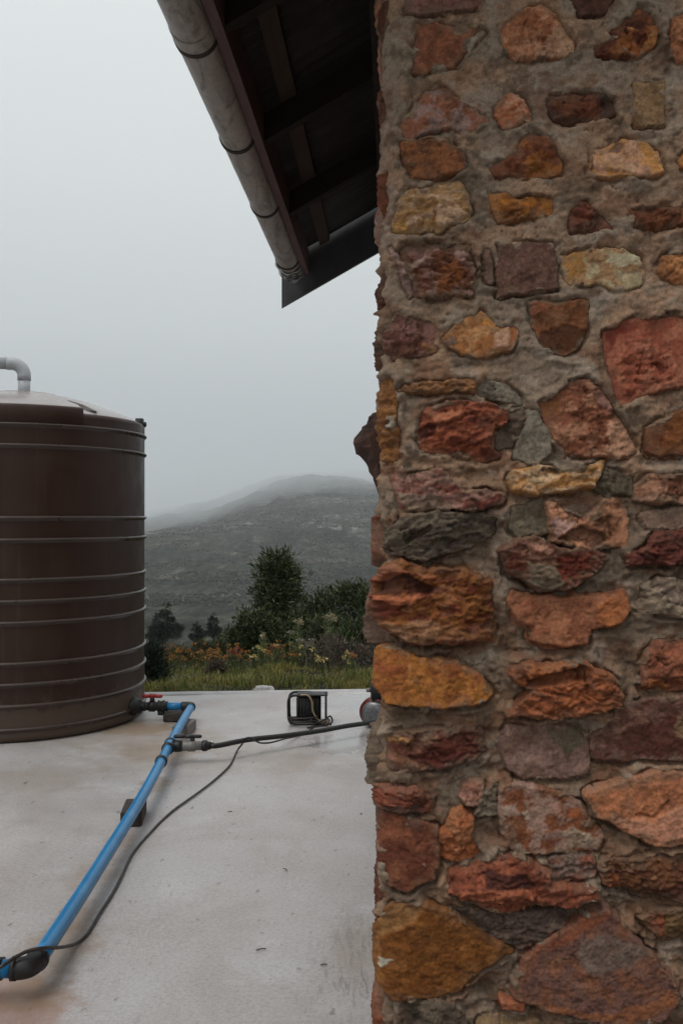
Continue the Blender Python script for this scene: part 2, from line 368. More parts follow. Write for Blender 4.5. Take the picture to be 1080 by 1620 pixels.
# ================================================================ THE STONE HOUSE
TH = math.atan(82/F); WV = np.array([math.sin(TH), math.cos(TH), 0]); ER = np.array([math.cos(TH), -math.sin(TH), 0])
D0 = 2.0; A0 = 15/F*D0; RC = .034                     # front face distance, side face offset, corner rounding
def B(a, D, zc): return WV*D-ER*a+np.array([0, 0, CAMZ+zc])   # a = metres left of the camera's axis, zc above the eye
def px_sv(px, py):
    r = np.array([(px-CX)/F, 1, (HY-py)/F]); t = D0/(r@WV); p = r*t
    return (p@ER)+A0-RC, CAMZ+p[2]
ARC = PI*RC/2
def surf(sv, v, h):
    """point of the wall skin: s>0 along the front, s<-ARC along the side, v = height, h = out of the wall"""
    s_ = np.asarray(sv, float); th = np.clip(-s_/RC, 0, PI/2)
    cu = RC+np.where(s_ > 0, s_, 0); cw = RC+np.where(s_ < -ARC, -s_-ARC, 0)      # arc centre-ish
    u = cu-RC*np.sin(th)-h*np.sin(th); w = cw-RC*np.cos(th)-h*np.cos(th)
    u = np.where(s_ > 0, RC+s_, u); w = np.where(s_ > 0, -h, w)
    pos = WV*(D0+w)[..., None]+ER*(u-A0)[..., None]; pos[..., 2] = v
    return pos
def zr(a): return 1.50+(.49-a)*.56                    # underside of the roof sheet, above the eye
house = thing('stone_house', 'corner of a red and ochre rubble stone house with a low gutter eave', 'house', tuple(WV*3.5+ER*1.9))
house.location[2] = 0
K = 1.33                                               # photo tone -> base colour
MORT = lin((104, 90, 76))*K
zones = dict(A=(560, 0, 2.077), B=(560, 380, 2.077), C=(540, 700, 2.0), D=(540, 1000, 2.0), E=(540, 1220, 2.0))
# (zone, outline, main colour, second colour, kind, how far it stands out in mm)
ST = [
('A',[(165,-30),(425,-30),(415,18),(300,38),(165,42)],(128,86,78),(110,70,62),'flat',5),
('A',[(205,75),(270,70),(330,85),(400,92),(395,130),(345,200),(330,222),(210,242),(192,238),(198,160)],(136,80,58),(112,64,46),'flat',6),
('A',[(410,97),(425,105),(385,160),(350,218),(336,215),(372,150)],(165,150,135),(140,122,108),'rough',7),
('A',[(475,88),(520,60),(570,15),(620,8),(660,30),(690,85),(715,115),(727,165),(690,185),(610,190),(530,202),(505,170),(480,120)],(150,90,62),(176,126,90),'rough',14),
('A',[(845,95),(900,60),(935,14),(985,40),(1003,100),(985,150),(930,182),(870,185),(795,190),(792,160),(850,140)],(96,46,32),(150,86,48),'rough',12),
('A',[(1045,55),(1090,40),(1120,100),(1090,190),(1040,185)],(168,110,76),(140,84,56),'rough',8),
('A',[(700,-30),(870,-30),(820,38),(740,48)],(84,52,44),(70,44,38),'flat',2),
('A',[(150,400),(185,360),(225,300),(300,278),(335,320),(345,340),(385,335),(440,385),(450,400),(400,425),(300,425),(230,440),(165,460),(160,430)],(150,122,106),(142,88,66),'rough',14),
('A',[(463,350),(490,312),(545,307),(575,355),(588,400),(520,420),(490,408),(465,380)],(172,104,74),(186,140,106),'rough',7),
('A',[(632,345),(650,315),(710,305),(800,298),(855,340),(855,375),(800,395),(690,405),(655,385)],(78,44,38),(98,56,42),'rough',10),
('A',[(920,270),(1018,262),(1020,405),(925,410),(915,340)],(146,118,78),(126,98,62),'flat',3),
('A',[(147,470),(200,460),(300,458),(330,480),(368,510),(368,555),(300,585),(190,595),(175,550),(150,510)],(136,82,52),(108,68,46),'round',12),
('A',[(440,550),(480,530),(535,500),(540,460),(575,428),(640,455),(670,500),(688,530),(680,565),(620,583),(540,578),(455,578)],(112,60,44),(140,82,38),'rough',9),
('A',[(755,580),(775,540),(785,500),(820,485),(880,460),(960,470),(995,500),(1018,560),(1000,575),(880,582),(800,588)],(186,132,70),(196,150,110),'flat',12),
('A',[(1065,520),(1085,505),(1110,530),(1085,560),(1068,550)],(165,110,60),(150,90,50),'flat',5),
('A',[(122,740),(150,650),(200,620),(300,595),(350,592),(380,640),(390,690),(380,725),(270,765),(180,768),(122,765)],(156,120,70),(182,150,112),'layer',12),
('A',[(445,640),(500,630),(540,655),(600,635),(655,650),(655,700),(570,718),(475,730),(450,690)],(156,94,36),(124,72,36),'rough',5),
('A',[(708,690),(740,655),(770,660),(800,700),(860,750),(810,758),(710,755)],(112,58,44),(88,48,38),'rough',6),
('A',[(905,685),(960,690),(1020,675),(1110,680),(1110,748),(980,760),(930,745),(905,715)],(92,50,34),(116,66,44),'rough',10),
('B',[(105,15),(125,15),(165,90),(198,175),(185,185),(150,110)],(150,124,110),(126,92,80),'layer',8),
('B',[(150,18),(200,10),(380,20),(395,100),(385,185),(290,188),(210,192),(190,130),(160,70)],(96,54,38),(130,96,80),'layer',9),
('B',[(468,15),(560,8),(650,15),(665,60),(668,160),(600,170),(520,180),(470,185),(465,90)],(106,76,60),(92,66,52),'flat',13),
('B',[(680,60),(720,40),(800,25),(880,25),(935,60),(955,110),(940,150),(850,165),(790,145),(720,150),(690,130)],(152,118,76),(170,150,122),'flat',4),
('B',[(995,90),(1010,60),(1045,45),(1110,40),(1110,150),(1040,140),(1000,110)],(176,120,72),(160,100,64),'rough',8),
('B',[(85,320),(140,240),(200,258),(275,270),(278,310),(270,370),(230,385),(120,385),(80,360)],(92,56,46),(124,88,74),'rough',10),
('B',[(290,325),(340,265),(420,235),(460,270),(480,295),(525,265),(540,310),(520,360),(470,370),(400,390),(350,375),(310,355)],(168,122,74),(150,92,50),'flat',6),
('B',[(570,205),(650,200),(775,195),(775,240),(765,300),(740,350),(690,382),(620,365),(590,320),(580,260)],(100,60,36),(118,70,46),'flat',5),
('B',[(825,300),(870,275),(905,258),(1000,250),(1140,245),(1150,440),(1080,480),(1000,495),(950,515),(880,545),(850,500),(835,430),(820,370)],(140,70,54),(156,92,72),'rough',11),
('B',[(145,500),(155,475),(240,468),(320,460),(397,455),(397,497),(300,503)],(142,98,60),(124,82,50),'layer',15),
('B',[(84,460),(118,445),(132,455),(140,560),(145,640),(150,715),(125,725),(60,720),(60,600),(64,470)],(134,88,46),(112,70,40),'layer',12),
('B',[(210,650),(225,560),(290,540),(350,530),(420,535),(500,560),(500,600),(450,620),(445,680),(480,710),(420,725),(330,705),(220,690)],(140,70,50),(98,46,36),'layer',15),
('B',[(400,485),(430,455),(500,475),(545,515),(555,540),(480,535),(410,510)],(122,112,103),(104,94,86),'rough',7),
('B',[(570,560),(600,570),(640,640),(640,700),(600,735),(530,720),(525,690),(560,610)],(124,114,106),(108,98,90),'flat',6),
('B',[(455,622),(500,570),(562,548),(556,600),(522,675),(472,688)],(80,66,54),(92,76,62),'rough',6),
('B',[(610,545),(650,520),(700,470),(770,455),(820,500),(850,560),(890,620),(918,690),(900,720),(830,715),(760,705),(690,715),(650,650),(625,590)],(124,72,54),(156,110,80),'rough',12),
('B',[(960,620),(1000,590),(1110,545),(1120,700),(1000,708),(960,690)],(116,66,36),(104,56,34),'flat',6),
('C',[(530,125),(545,90),(620,80),(700,95),(830,65),(815,100),(790,140),(680,155),(590,165),(540,155)],(172,126,68),(190,158,116),'layer',18),
('C',[(165,80),(200,110),(280,95),(310,88),(350,125),(390,165),(440,155),(510,170),(500,190),(440,212),(350,208),(270,225),(190,235),(170,170),(140,90)],(140,104,86),(112,62,54),'layer',22),
('C',[(125,335),(140,290),(190,245),(300,222),(420,225),(490,240),(480,290),(430,320),(320,350),(260,370),(180,355)],(96,84,74),(72,60,52),'layer',24),
('C',[(535,205),(640,182),(650,285),(560,298),(522,260)],(108,96,84),(96,84,72),'flat',5),
('C',[(645,190),(700,215),(760,248),(800,215),(830,185),(880,180),(900,220),(900,320),(850,328),(740,340),(660,305)],(166,116,84),(120,82,58),'rough',20),
('C',[(930,135),(970,105),(1120,105),(1120,190),(1000,190),(925,180)],(152,110,80),(120,82,62),'rough',14),
('C',[(540,310),(600,300),(680,335),(780,340),(830,360),(780,420),(700,460),(620,465),(570,430),(520,400),(500,340)],(110,76,58),(96,46,36),'layer',20),
('C',[(945,230),(1110,200),(1110,268),(960,272)],(124,102,82),(112,90,72),'flat',8),
('C',[(905,360),(960,330),(990,290),(1040,278),(1110,280),(1110,380),(1000,382),(905,378)],(104,50,44),(78,38,34),'layer',18),
('C',[(120,430),(180,370),(280,400),(390,405),(470,440),(475,560),(470,620),(340,630),(215,632),(135,560),(125,500)],(126,74,38),(98,44,30),'layer',20),
('C',[(515,500),(540,470),(640,485),(700,490),(800,480),(890,475),(905,530),(870,570),(780,590),(770,635),(690,642),(600,620),(605,580),(560,560)],(150,94,68),(134,78,56),'round',12),
('C',[(940,450),(1000,430),(1120,440),(1120,545),(1000,540),(940,520)],(140,122,106),(116,98,84),'rough',12),
('C',[(95,700),(125,645),(180,655),(250,680),(360,690),(440,740),(468,790),(450,810),(330,835),(250,825),(160,820),(100,740)],(150,92,40),(128,70,34),'round',18),
('D',[(525,255),(560,215),(600,175),(545,150),(535,110),(590,95),(700,100),(755,90),(790,110),(860,150),(882,195),(870,225),(800,245),(690,258),(600,258)],(140,74,44),(112,60,40),'layer',22),
('C',[(965,660),(1000,630),(1120,625),(1120,780),(955,778),(950,720)],(136,78,58),(114,64,48),'rough',10),
('D',[(795,330),(870,240),(940,215),(1120,195),(1120,400),(950,398),(850,400),(795,395)],(92,60,50),(112,80,64),'flat',5),
('D',[(490,350),(520,300),(640,290),(720,300),(775,350),(775,440),(690,455),(580,460),(530,430)],(124,98,82),(104,80,64),'flat',4),
('D',[(125,340),(200,310),(330,300),(440,300),(450,370),(420,400),(300,425),(200,435),(130,430)],(88,48,40),(116,80,58),'layer',12),
('D',[(765,505),(820,480),(900,465),(980,440),(1130,450),(1130,660),(980,660),(920,630),(850,590),(800,570)],(164,100,68),(148,88,62),'flat',16),
('D',[(500,490),(530,470),(600,485),(700,505),(750,535),(780,580),(825,630),(815,680),(700,685),(570,692),(520,650),(500,590)],(120,68,46),(146,116,96),'flat',11),
('D',[(110,495),(250,495),(285,530),(280,560),(200,562),(110,535)],(120,60,46),(92,50,40),'layer',12),
('D',[(110,575),(160,562),(240,590),(300,610),(300,700),(290,770),(200,805),(130,770),(112,690)],(94,48,36),(112,62,44),'flat',11),
('D',[(305,640),(330,590),(380,550),(410,580),(405,640),(430,690),(370,725),(310,700)],(152,96,64),(136,74,46),'rough',12),
('D',[(375,510),(400,465),(445,475),(440,530),(400,545)],(148,106,86),(130,88,70),'rough',9),
('D',[(450,500),(492,478),(492,568),(418,572)],(104,92,82),(92,80,70),'layer',6),
('E',[(333,345),(345,310),(440,285),(530,245),(600,285),(640,300),(640,345),(790,350),(800,370),(720,400),(600,395),(500,430),(400,400),(335,365)],(126,64,46),(104,52,40),'layer',24),
('E',[(652,268),(790,247),(803,325),(660,338)],(104,86,74),(116,68,56),'layer',8),
('E',[(820,270),(860,265),(1000,260),(1120,260),(1120,400),(960,385),(825,355)],(104,64,42),(84,46,34),'layer',16),
('E',[(104,590),(124,500),(165,410),(260,412),(350,440),(420,495),(480,530),(540,560),(420,620),(370,680),(300,700),(180,705),(118,660)],(106,60,24),(120,72,30),'flat',13),
('E',[(540,655),(570,580),(640,520),(730,460),(820,415),(860,450),(920,520),(980,580),(1050,660),(1055,700),(1000,760),(900,780),(820,775),(690,745),(600,720),(545,700)],(104,74,60),(116,74,56),'flat',20),
('E',[(940,460),(1000,425),(1110,420),(1110,530),(1000,520)],(124,82,54),(104,64,44),'rough',10),
('E',[(200,740),(290,710),(350,730),(390,780),(400,830),(200,830)],(78,68,60),(66,56,48),'rough',14),
('E',[(345,425),(500,445),(660,428),(790,405),(690,475),(560,548),(480,520),(380,470)],(92,76,64),(76,62,52),'layer',9),
('E',[(500,712),(570,718),(572,734),(510,732)],(140,74,50),(120,64,46),'flat',16),
('E',[(430,790),(620,786),(680,830),(430,840)],(130,104,60),(110,84,52),'flat',8),
('E',[(720,800),(1000,805),(1060,840),(700,850)],(96,62,46),(80,52,40),'rough',8),
# stones on the corner and side whose ends show past the edge
('A',[(-20,-20),(110,-20),(95,60),(60,110),(-30,100)],(84,50,36),(70,44,34),'rough',9),
('A',[(30,260),(84,250),(95,340),(70,390),(-20,380)],(96,58,40),(80,50,38),'rough',10),
('A',[(20,555),(92,560),(96,660),(60,700),(-30,680)],(112,58,38),(92,48,34),'rough',13),
('B',[(10,90),(84,90),(90,190),(60,215),(-30,200)],(92,62,48),(76,50,40),'rough',17),
('B',[(0,225),(72,230),(78,330),(50,420),(-40,400)],(88,56,44),(72,46,38),'rough',19),
('C',[(10,240),(105,235),(96,350),(70,395),(-30,380)],(120,66,52),(98,56,44),'round',32),
('C',[(0,420),(96,425),(110,520),(86,640),(-50,620)],(112,88,74),(96,74,62),'rough',46),
('D',[(0,310),(96,330),(110,420),(86,490),(-50,470)],(104,90,76),(88,74,62),'rough',44),
('D',[(0,510),(92,505),(100,640),(70,690),(-50,660)],(104,94,86),(88,78,70),'round',18),
('E',[(0,340),(100,345),(108,440),(96,560),(-50,540)],(92,50,38),(78,44,34),'rough',18),
('E',[(0,725),(96,735),(110,800),(96,840),(-50,840)],(126,62,40),(104,54,36),'round',30),
]
zones.update(a=(580, 0, 4.32), b=(830, 0, 4.32), c=(580, 300, 4.32), d=(830, 300, 4.32), e=(580, 580, 4.32), f=(830, 580, 4.32), g=(580, 860, 4.32), h=(830, 860, 4.32), i=(580, 1120, 4.32), j=(830, 1120, 4.32), k=(580, 1370, 4.32), l=(830, 1370, 4.32))
# bands, stains, chips and broken ledges within single stones: zone, outline, colour of the mineral there (or None), relief in mm
PT = [
('a',[(240,830),(290,790),(350,840),(310,930),(260,950)],(140,78,56),0),('a',[(500,600),(560,580),(600,650),(540,690)],(124,72,54),2),
('b',[(100,340),(240,170),(300,180),(345,330),(330,370),(90,395)],(170,134,98),2),('b',[(640,160),(760,140),(850,130),(780,230),(700,190)],(70,36,28),-3),
('b',[(690,195),(770,220),(725,245)],(190,130,80),4),('b',[(860,220),(910,200),(890,350),(800,350)],(164,106,56),0),
('b',[(190,680),(480,660),(500,800),(240,800)],(104,56,38),3),('b',[(500,640),(590,660),(610,780),(540,800),(520,720)],(58,36,30),-3),
('b',[(520,1090),(620,1060),(700,1110),(780,1130),(740,1190),(600,1180)],(196,156,116),0),('b',[(580,1020),(640,970),(660,1010),(620,1060),(585,1050)],(110,85,70),-4),('b',[(400,1180),(460,1140),(600,1170),(780,1200),(400,1215)],None,-6),
('c',[(470,160),(640,140),(700,170),(600,240),(470,270)],(178,148,112),2),('c',[(452,100),(474,100),(479,285),(456,290)],None,-8),('c',[(370,160),(394,160),(387,290),(368,290)],None,-6),('c',[(170,230),(270,200),(280,280),(200,300)],(165,125,60),0),
('c',[(330,470),(410,440),(380,500),(270,580),(260,550)],(152,128,110),3),('c',[(590,430),(700,430),(680,480),(620,490)],(157,128,108),2),('c',[(410,720),(480,640),(500,680),(440,740)],(132,108,90),0),('c',[(480,560),(620,480),(700,560),(560,720),(480,720)],(118,66,36),2),
('c',[(400,890),(490,910),(470,1010),(390,1000)],(128,94,78),3),('c',[(380,1060),(470,1060),(480,1120),(390,1130)],(142,94,56),2),
('c',[(780,870),(880,880),(900,950),(800,930)],(188,122,50),0),('c',[(960,920),(1030,930),(1010,1100),(960,1060)],(150,82,45),-3),('c',[(860,1010),(980,930),(960,1080),(870,1080)],(186,146,112),5),
('d',[(300,150),(400,180),(560,180),(470,205),(310,195)],None,-8),('d',[(600,440),(780,440),(800,500),(640,520),(560,490)],(190,176,152),0),('d',[(250,420),(400,390),(420,560),(290,640)],(150,105,50),-2),
('d',[(100,980),(280,930),(420,960),(360,1080),(220,1130),(90,1070)],(76,44,30),-3),('d',[(20,780),(180,760),(150,850),(50,880)],(128,74,54),2),('d',[(560,960),(700,890),(780,930),(640,1000),(580,1100)],(112,38,30),-3),('d',[(860,1190),(905,1190),(965,1270),(930,1295)],None,-9),
('e',[(340,450),(430,375),(480,410),(470,490),(350,510)],(72,30,26),-10),('e',[(400,330),(640,290),(650,340),(480,390)],(168,100,74),4),('e',[(740,530),(860,560),(1000,640),(800,640)],(88,40,32),-4),
('e',[(640,960),(900,870),(920,940),(760,970)],(112,48,42),3),('e',[(220,860),(480,890),(560,960),(280,1020)],(128,110,94),3),('e',[(110,360),(150,340),(200,400),(180,440),(130,430)],(70,50,40),-5),('e',[(150,330),(190,330),(205,400),(170,400)],(168,158,150),2),
('e',[(250,1180),(430,1080),(445,1110),(270,1210)],None,-14),('e',[(360,1240),(560,1160),(585,1190),(380,1275)],None,-13),('e',[(130,1230),(230,1130),(260,1150),(150,1260)],None,8),
('f',[(560,400),(700,330),(745,580),(700,630),(540,610)],(168,128,94),5),('f',[(480,170),(580,200),(590,280),(520,290)],(134,98,82),6),('f',[(490,320),(530,330),(520,600),(490,580)],None,-8),('f',[(110,270),(230,190),(240,330),(150,350)],(128,74,42),0),
('f',[(80,710),(300,690),(430,670),(380,720),(140,740)],(58,48,38),-7),('f',[(0,720),(120,740),(100,800),(0,830)],(192,162,118),2),
('f',[(200,960),(290,915),(430,960),(380,1060),(330,1065),(260,1000)],(96,60,44),-15),('f',[(210,1170),(350,1085),(440,1110),(560,1190),(480,1240)],(98,68,50),-13),('f',[(170,1040),(320,1070),(200,1160)],(164,132,114),0),('f',[(950,780),(1080,760),(1080,900),(950,910)],(92,53,38),-3),
('g',[(110,300),(190,190),(300,220),(480,290),(420,330),(300,340),(120,330)],(66,36,31),-18),('g',[(90,270),(190,110),(250,190),(150,260)],(142,82,62),5),('g',[(260,190),(460,210),(470,245),(380,225),(270,205)],(152,84,60),8),('g',[(110,345),(390,345),(330,390),(200,410),(120,370)],(158,87,60),8),('g',[(110,380),(200,420),(180,520),(110,520)],(96,43,34),-3),('g',[(180,540),(480,510),(480,640),(340,670),(240,640)],(138,102,68),2),
('g',[(80,820),(280,800),(280,850),(170,900),(130,880)],(128,64,34),0),('g',[(770,860),(820,870),(850,950),(820,950)],(168,112,72),3),
('h',[(200,60),(320,40),(420,110),(340,230),(220,230)],(96,38,30),-3),('h',[(0,0),(180,40),(130,70),(0,30)],(162,118,92),5),('h',[(0,120),(190,150),(230,290),(120,310),(0,260)],(108,94,80),3),
('h',[(480,390),(640,330),(710,450),(640,570),(470,540)],(152,86,50),5),('h',[(0,810),(330,800),(340,820),(180,860),(0,890)],(150,86,50),7),('h',[(0,900),(180,870),(340,820),(390,820),(390,920),(0,960)],(102,54,34),-9),('h',[(315,840),(348,840),(343,920),(315,920)],None,-10),('h',[(380,820),(408,830),(408,1000),(385,1000)],None,-10),('h',[(820,910),(900,900),(990,980),(820,990)],(132,76,38),3),
('i',[(330,330),(480,180),(720,110),(800,260),(760,350),(480,410)],(80,34,30),0),('i',[(100,210),(330,180),(300,240),(120,230)],(152,112,64),6),('i',[(255,95),(325,90),(305,125)],(152,92,40),4),('i',[(95,340),(150,300),(200,350),(150,370)],(138,94,78),4),
('i',[(150,650),(400,650),(380,740),(160,690)],(75,55,45),-4),('i',[(600,1000),(700,900),(760,960),(680,1050)],(152,84,48),-3),('i',[(920,650),(1010,620),(1030,700),(960,720)],(152,128,110),1),('i',[(1040,670),(1080,660),(1100,740),(1060,730)],(162,142,127),1),
('j',[(230,860),(330,790),(390,850),(500,900),(480,950),(300,940)],(142,122,104),2),('j',[(370,830),(440,840),(440,920),(380,900)],(148,130,114),2),('j',[(180,620),(230,630),(220,690),(170,680)],(152,114,92),0),('j',[(270,660),(370,680),(340,750),(260,720)],(142,72,38),0),
('j',[(600,230),(700,120),(1000,60),(1080,120),(1120,320),(860,330),(700,330)],(78,40,34),0),('j',[(980,160),(1080,40),(1120,80),(1080,200)],(112,90,62),0),('j',[(150,130),(420,110),(400,240),(280,300),(180,210)],(88,78,66),2),
('j',[(600,720),(800,740),(1080,640),(1120,860),(900,880),(700,820)],(172,120,92),3),('j',[(720,690),(840,700),(960,615),(975,640),(850,725),(720,715)],None,-7),('j',[(405,500),(440,485),(490,520),(420,545)],(172,132,102),6),
('k',[(790,0),(1080,0),(1140,105),(800,100)],(62,34,32),-4),('k',[(550,130),(800,105),(1080,110),(1120,180),(720,190)],(142,76,53),7),
('k',[(120,360),(190,225),(400,250),(300,330),(180,420),(130,490)],(132,96,52),-5),('k',[(60,540),(130,490),(160,740),(120,800),(80,700)],(126,80,36),-2),('k',[(130,600),(200,600),(150,670),(125,650)],(192,187,177),1),('k',[(300,480),(350,480),(350,520)],(80,44,26),-2),('k',[(600,650),(660,680),(600,720)],(75,42,32),-2),
('l',[(0,500),(120,470),(300,330),(530,250),(560,300),(400,370),(200,500),(20,600)],(120,62,44),0),('l',[(330,480),(520,400),(800,520),(700,620),(450,700),(340,620)],(104,88,78),0),('l',[(0,870),(500,960),(800,880),(1000,780),(1000,880),(700,1030),(240,960)],(128,76,50),0),
('l',[(800,300),(930,300),(920,450),(830,440)],(122,58,40),2),('l',[(940,280),(1080,240),(1120,480),(940,450)],(100,78,48),0),('l',[(515,50),(600,20),(640,110),(550,120)],(132,70,40),4),('l',[(560,140),(1080,90),(1120,200),(880,210)],(78,46,36),-4),
]
ST += [('c',[(800,400),(860,420),(865,660),(810,640)],(108,84,68),(92,70,56),'flat',9),('f',[(475,835),(560,705),(735,760),(728,860),(560,888)],(88,78,66),(74,64,54),'rough',5)]
def tosv(z, pts):
    ox, oy, k = zones[z]; return np.array([px_sv(ox+x/k, oy+y/k) for x, y in pts])
PTS = [(tosv(z, p), (None if c is None else lin(c)), dh/1000.0) for z, p, c, dh in PT]
def yel(c): return sst(.4, .55, c[1]/c[0])*sst(.78, .66, c[1]/c[0])
def russet(c):
    c = c*.92+c.mean()*.07; c = c+np.array([0, .03, .008])*c[0]*sst(.45, .25, c[1]/c[0]); return c*(1-.22*sst(.28, .6, c[1]))*np.array([.97, .965-.06*yel(c), .90+.10*yel(c)-.05*sst(.7, .8, c[1]/c[0])])
def stone_field(S, Vv, poly, kind, prot, seed, A_, B_):
    """height and colour of one stone over sample points; returns (h, sd, colour)"""
    rg = np.random.default_rng(seed)
    wS = S+.0045*fbm(S/.035, Vv/.035, 3, seed)+.0016*fbm(S/.009, Vv/.009, 2, seed+5)
    wV = Vv+.0045*fbm(S/.035+40, Vv/.035, 3, seed+1)+.0016*fbm(S/.009+9, Vv/.009, 2, seed+6)
    sd = polysd(wS, wV, poly)+.0035+.0035*float(sst(1.8, 1.4, poly[:, 1].mean()))
    c = poly.mean(0); x, y = wS-c[0], wV-c[1]; ext = np.ptp(poly, axis=0); m = ext.min()/2
    pr = prot/1000.0
    amp = dict(flat=.35, rough=1.0, layer=.8, round=.5, facet=1.1)[kind]
    low = float(sst(1.75, 1.45, np.array(c[1]))); pr = pr*(.85 if c[0] < 0 else (.85+.4*low)+(.6*low if kind in ('rough', 'layer', 'facet') else .3*low)); H = np.full(S.shape, pr); n0 = fbm(x/.03, y/.03, 4, seed+10)
    if kind in ('rough', 'facet', 'layer'):
        for k in range(5 if kind != 'layer' else 3):
            an = rg.uniform(0, 2*PI); sl = rg.uniform(.2, .8)*amp
            H = np.minimum(H, pr*rg.uniform(.8, 1.6)+sl*(np.cos(an)*x+np.sin(an)*y+.008*n0)+.32*m*sl)
    else:
        an = rg.uniform(0, 2*PI); H = H+rg.uniform(.02, .09)*(np.cos(an)*x+np.sin(an)*y)
    H = H+.05*y*rg.uniform(-1.0, .7)
    n1 = fbm(x/.06, y/.05, 4, seed+11); n2 = fbm(x/.02, y/.017, 4, seed+12, .6)
    H = H+amp*.008*n1+amp*.0032*n2+.0012*fbm(x/.006, y/.006, 2, seed+13)
    if kind in ('layer', 'rough'):
        st = rg.uniform(.014, .026); ty = (y+.35*x*rg.uniform(-1, 1)+.016*fbm(x/.05, y/.03, 3, seed+14))/st
        saw = ty-np.floor(ty); H = H+(.0065 if kind == 'layer' else .0028)*(sst(0, .8, saw)-sst(.82, 1, saw))
    rid = np.abs(fbm(x/.07, y/.05, 3, seed+15)); H = H-amp*.006*sst(.06, .0, rid)
    tint = []
    for pp_, pc, dh in PTS:
        if (pp_[:, 0].max() < S.min()) or (pp_[:, 0].min() > S.max()) or (pp_[:, 1].max() < Vv.min()) or (pp_[:, 1].min() > Vv.max()): continue
        sw = float(np.clip(.05*np.ptp(pp_, axis=0).min(), .002, .013)); w = sst(-sw, sw, polysd(wS+.003*n2, wV+.003*n1, pp_)+.003*n2)
        H = H+dh*w
        if pc is not None: tint.append((w, pc))
    ew = dict(flat=.0045, rough=.005, layer=.005, round=.009, facet=.006)[kind]*rg.uniform(.8, 1.3)
    e_ = np.clip(sd/ew, 0, 1); e_ = np.clip(e_*1.25, 0, 1)**.55
    h = -.012+(np.maximum(H, -.002)+.012)*e_
    # colour
    A_ = lin(A_)*K; B_ = lin(B_)*K
    A_, B_ = russet(A_), russet(B_)
    fx = .055 if kind == 'layer' else .045; fy = .018 if kind == 'layer' else .045
    t = sst(-.12, .38, fbm(x/fx+3, y/fy, 5, seed+20, .6))[..., None]
    col = A_*(1-t)+B_*t
    col = col*(1+.16*fbm(x/.012, y/.012, 4, seed+21, .65))[..., None]
    t3 = (sst(.28, .55, fbm(x/.05, y/.04, 5, seed+22, .65))*rg.uniform(.1, .6))[..., None]
    col = col*(1-t3)+(np.array([.24, .175, .12])*.35+col*.85)*t3
    dk = (sst(.30, .5, fbm(x/.04+7, y/.03, 5, seed+23, .65))*.5)[..., None]; col = col*(1-dk)+col*.4*dk
    for w, pc in tint:
        pk = pc*K; pk = russet(pk)
        w3 = (w*(.85+.25*np.clip(n2, -.6, .4)))[..., None]; col = col*(1-w3)+pk*(1+.16*n2)[..., None]*w3
    sm = (sst(rg.uniform(.012, .032), .0, sd-.016*fbm(x/.03, y/.03, 4, seed+24))*rg.uniform(.05, .6))[..., None]
    col = col*(1-sm)+MORT*sm
    return h, sd, np.clip(col, .008, .8)
def stone_mesh(poly, kind, prot, seed, A_, B_, step):
    lo, hi = poly.min(0)-.010, poly.max(0)+.010
    S, Vv = np.meshgrid(np.arange(lo[0], hi[0]+step, step), np.arange(lo[1], hi[1]+step, step))
    h, sd, col = stone_field(S, Vv, poly, kind, prot, seed, A_, B_)
    keep = sd > -.007
    q = keep[:-1, :-1] | keep[1:, :-1] | keep[1:, 1:] | keep[:-1, 1:]
    idx = np.arange(S.size).reshape(S.shape)
    f = np.stack([idx[:-1, :-1], idx[:-1, 1:], idx[1:, 1:], idx[1:, :-1]], -1)[q]
    u, inv = np.unique(f, return_inverse=True)
    return surf(S.ravel()[u], Vv.ravel()[u], h.ravel()[u]), inv.reshape(-1, 4), col.reshape(-1, 3)[u]
stones = [(tosv(z, p), A_, B_, k, pr, 100+37*i) for i, (z, p, A_, B_, k, pr) in enumerate(ST)]
# rubble that the photograph does not show: round the corner and beyond the right edge
PAL = [(136,80,58),(112,60,44),(150,92,40),(124,98,82),(92,56,46),(166,116,84),(96,84,74),(150,122,106)]
rub = []
rg = np.random.default_rng(5)
def rows(s0, s1, z0, z1):
    z = z0
    while z < z1-.06:
        hh = rg.uniform(.10, .19); s_ = s0+rg.uniform(0, .08)
        while s_ < s1-.08:
            w_ = rg.uniform(.13, .30); w_ = min(w_, s1-s_)
            n = 9; aa = np.linspace(0, 2*PI, n, endpoint=False)+rg.uniform(0, .5)
            rr = rg.uniform(.82, 1.05, n); ca, sa = np.cos(aa), np.sin(aa)
            p = np.stack([s_+w_/2+(w_/2-.014)*np.sign(ca)*np.abs(ca)**.6*rr, z+hh/2+(hh/2-.012)*np.sign(sa)*np.abs(sa)**.6*rr], -1)
            ia = rg.integers(len(PAL)); rub.append((p, PAL[ia], PAL[(ia+rg.integers(1, 4)) % len(PAL)], ('flat', 'rough', 'layer', 'round')[rg.integers(4)], rg.uniform(6, 20), 9000+len(rub)*29))
            s_ += w_+rg.uniform(.015, .035)
        z += hh+rg.uniform(.012, .03)
sR = px_sv(1085, 800)[0]
rows(-2.75, -.17, .02, 3.1); rows(sR+.09, sR+1.5, .02, 3.2); rows(.0, sR+.06, .0, .30); rows(.0, sR+.06, 2.62, 3.15)
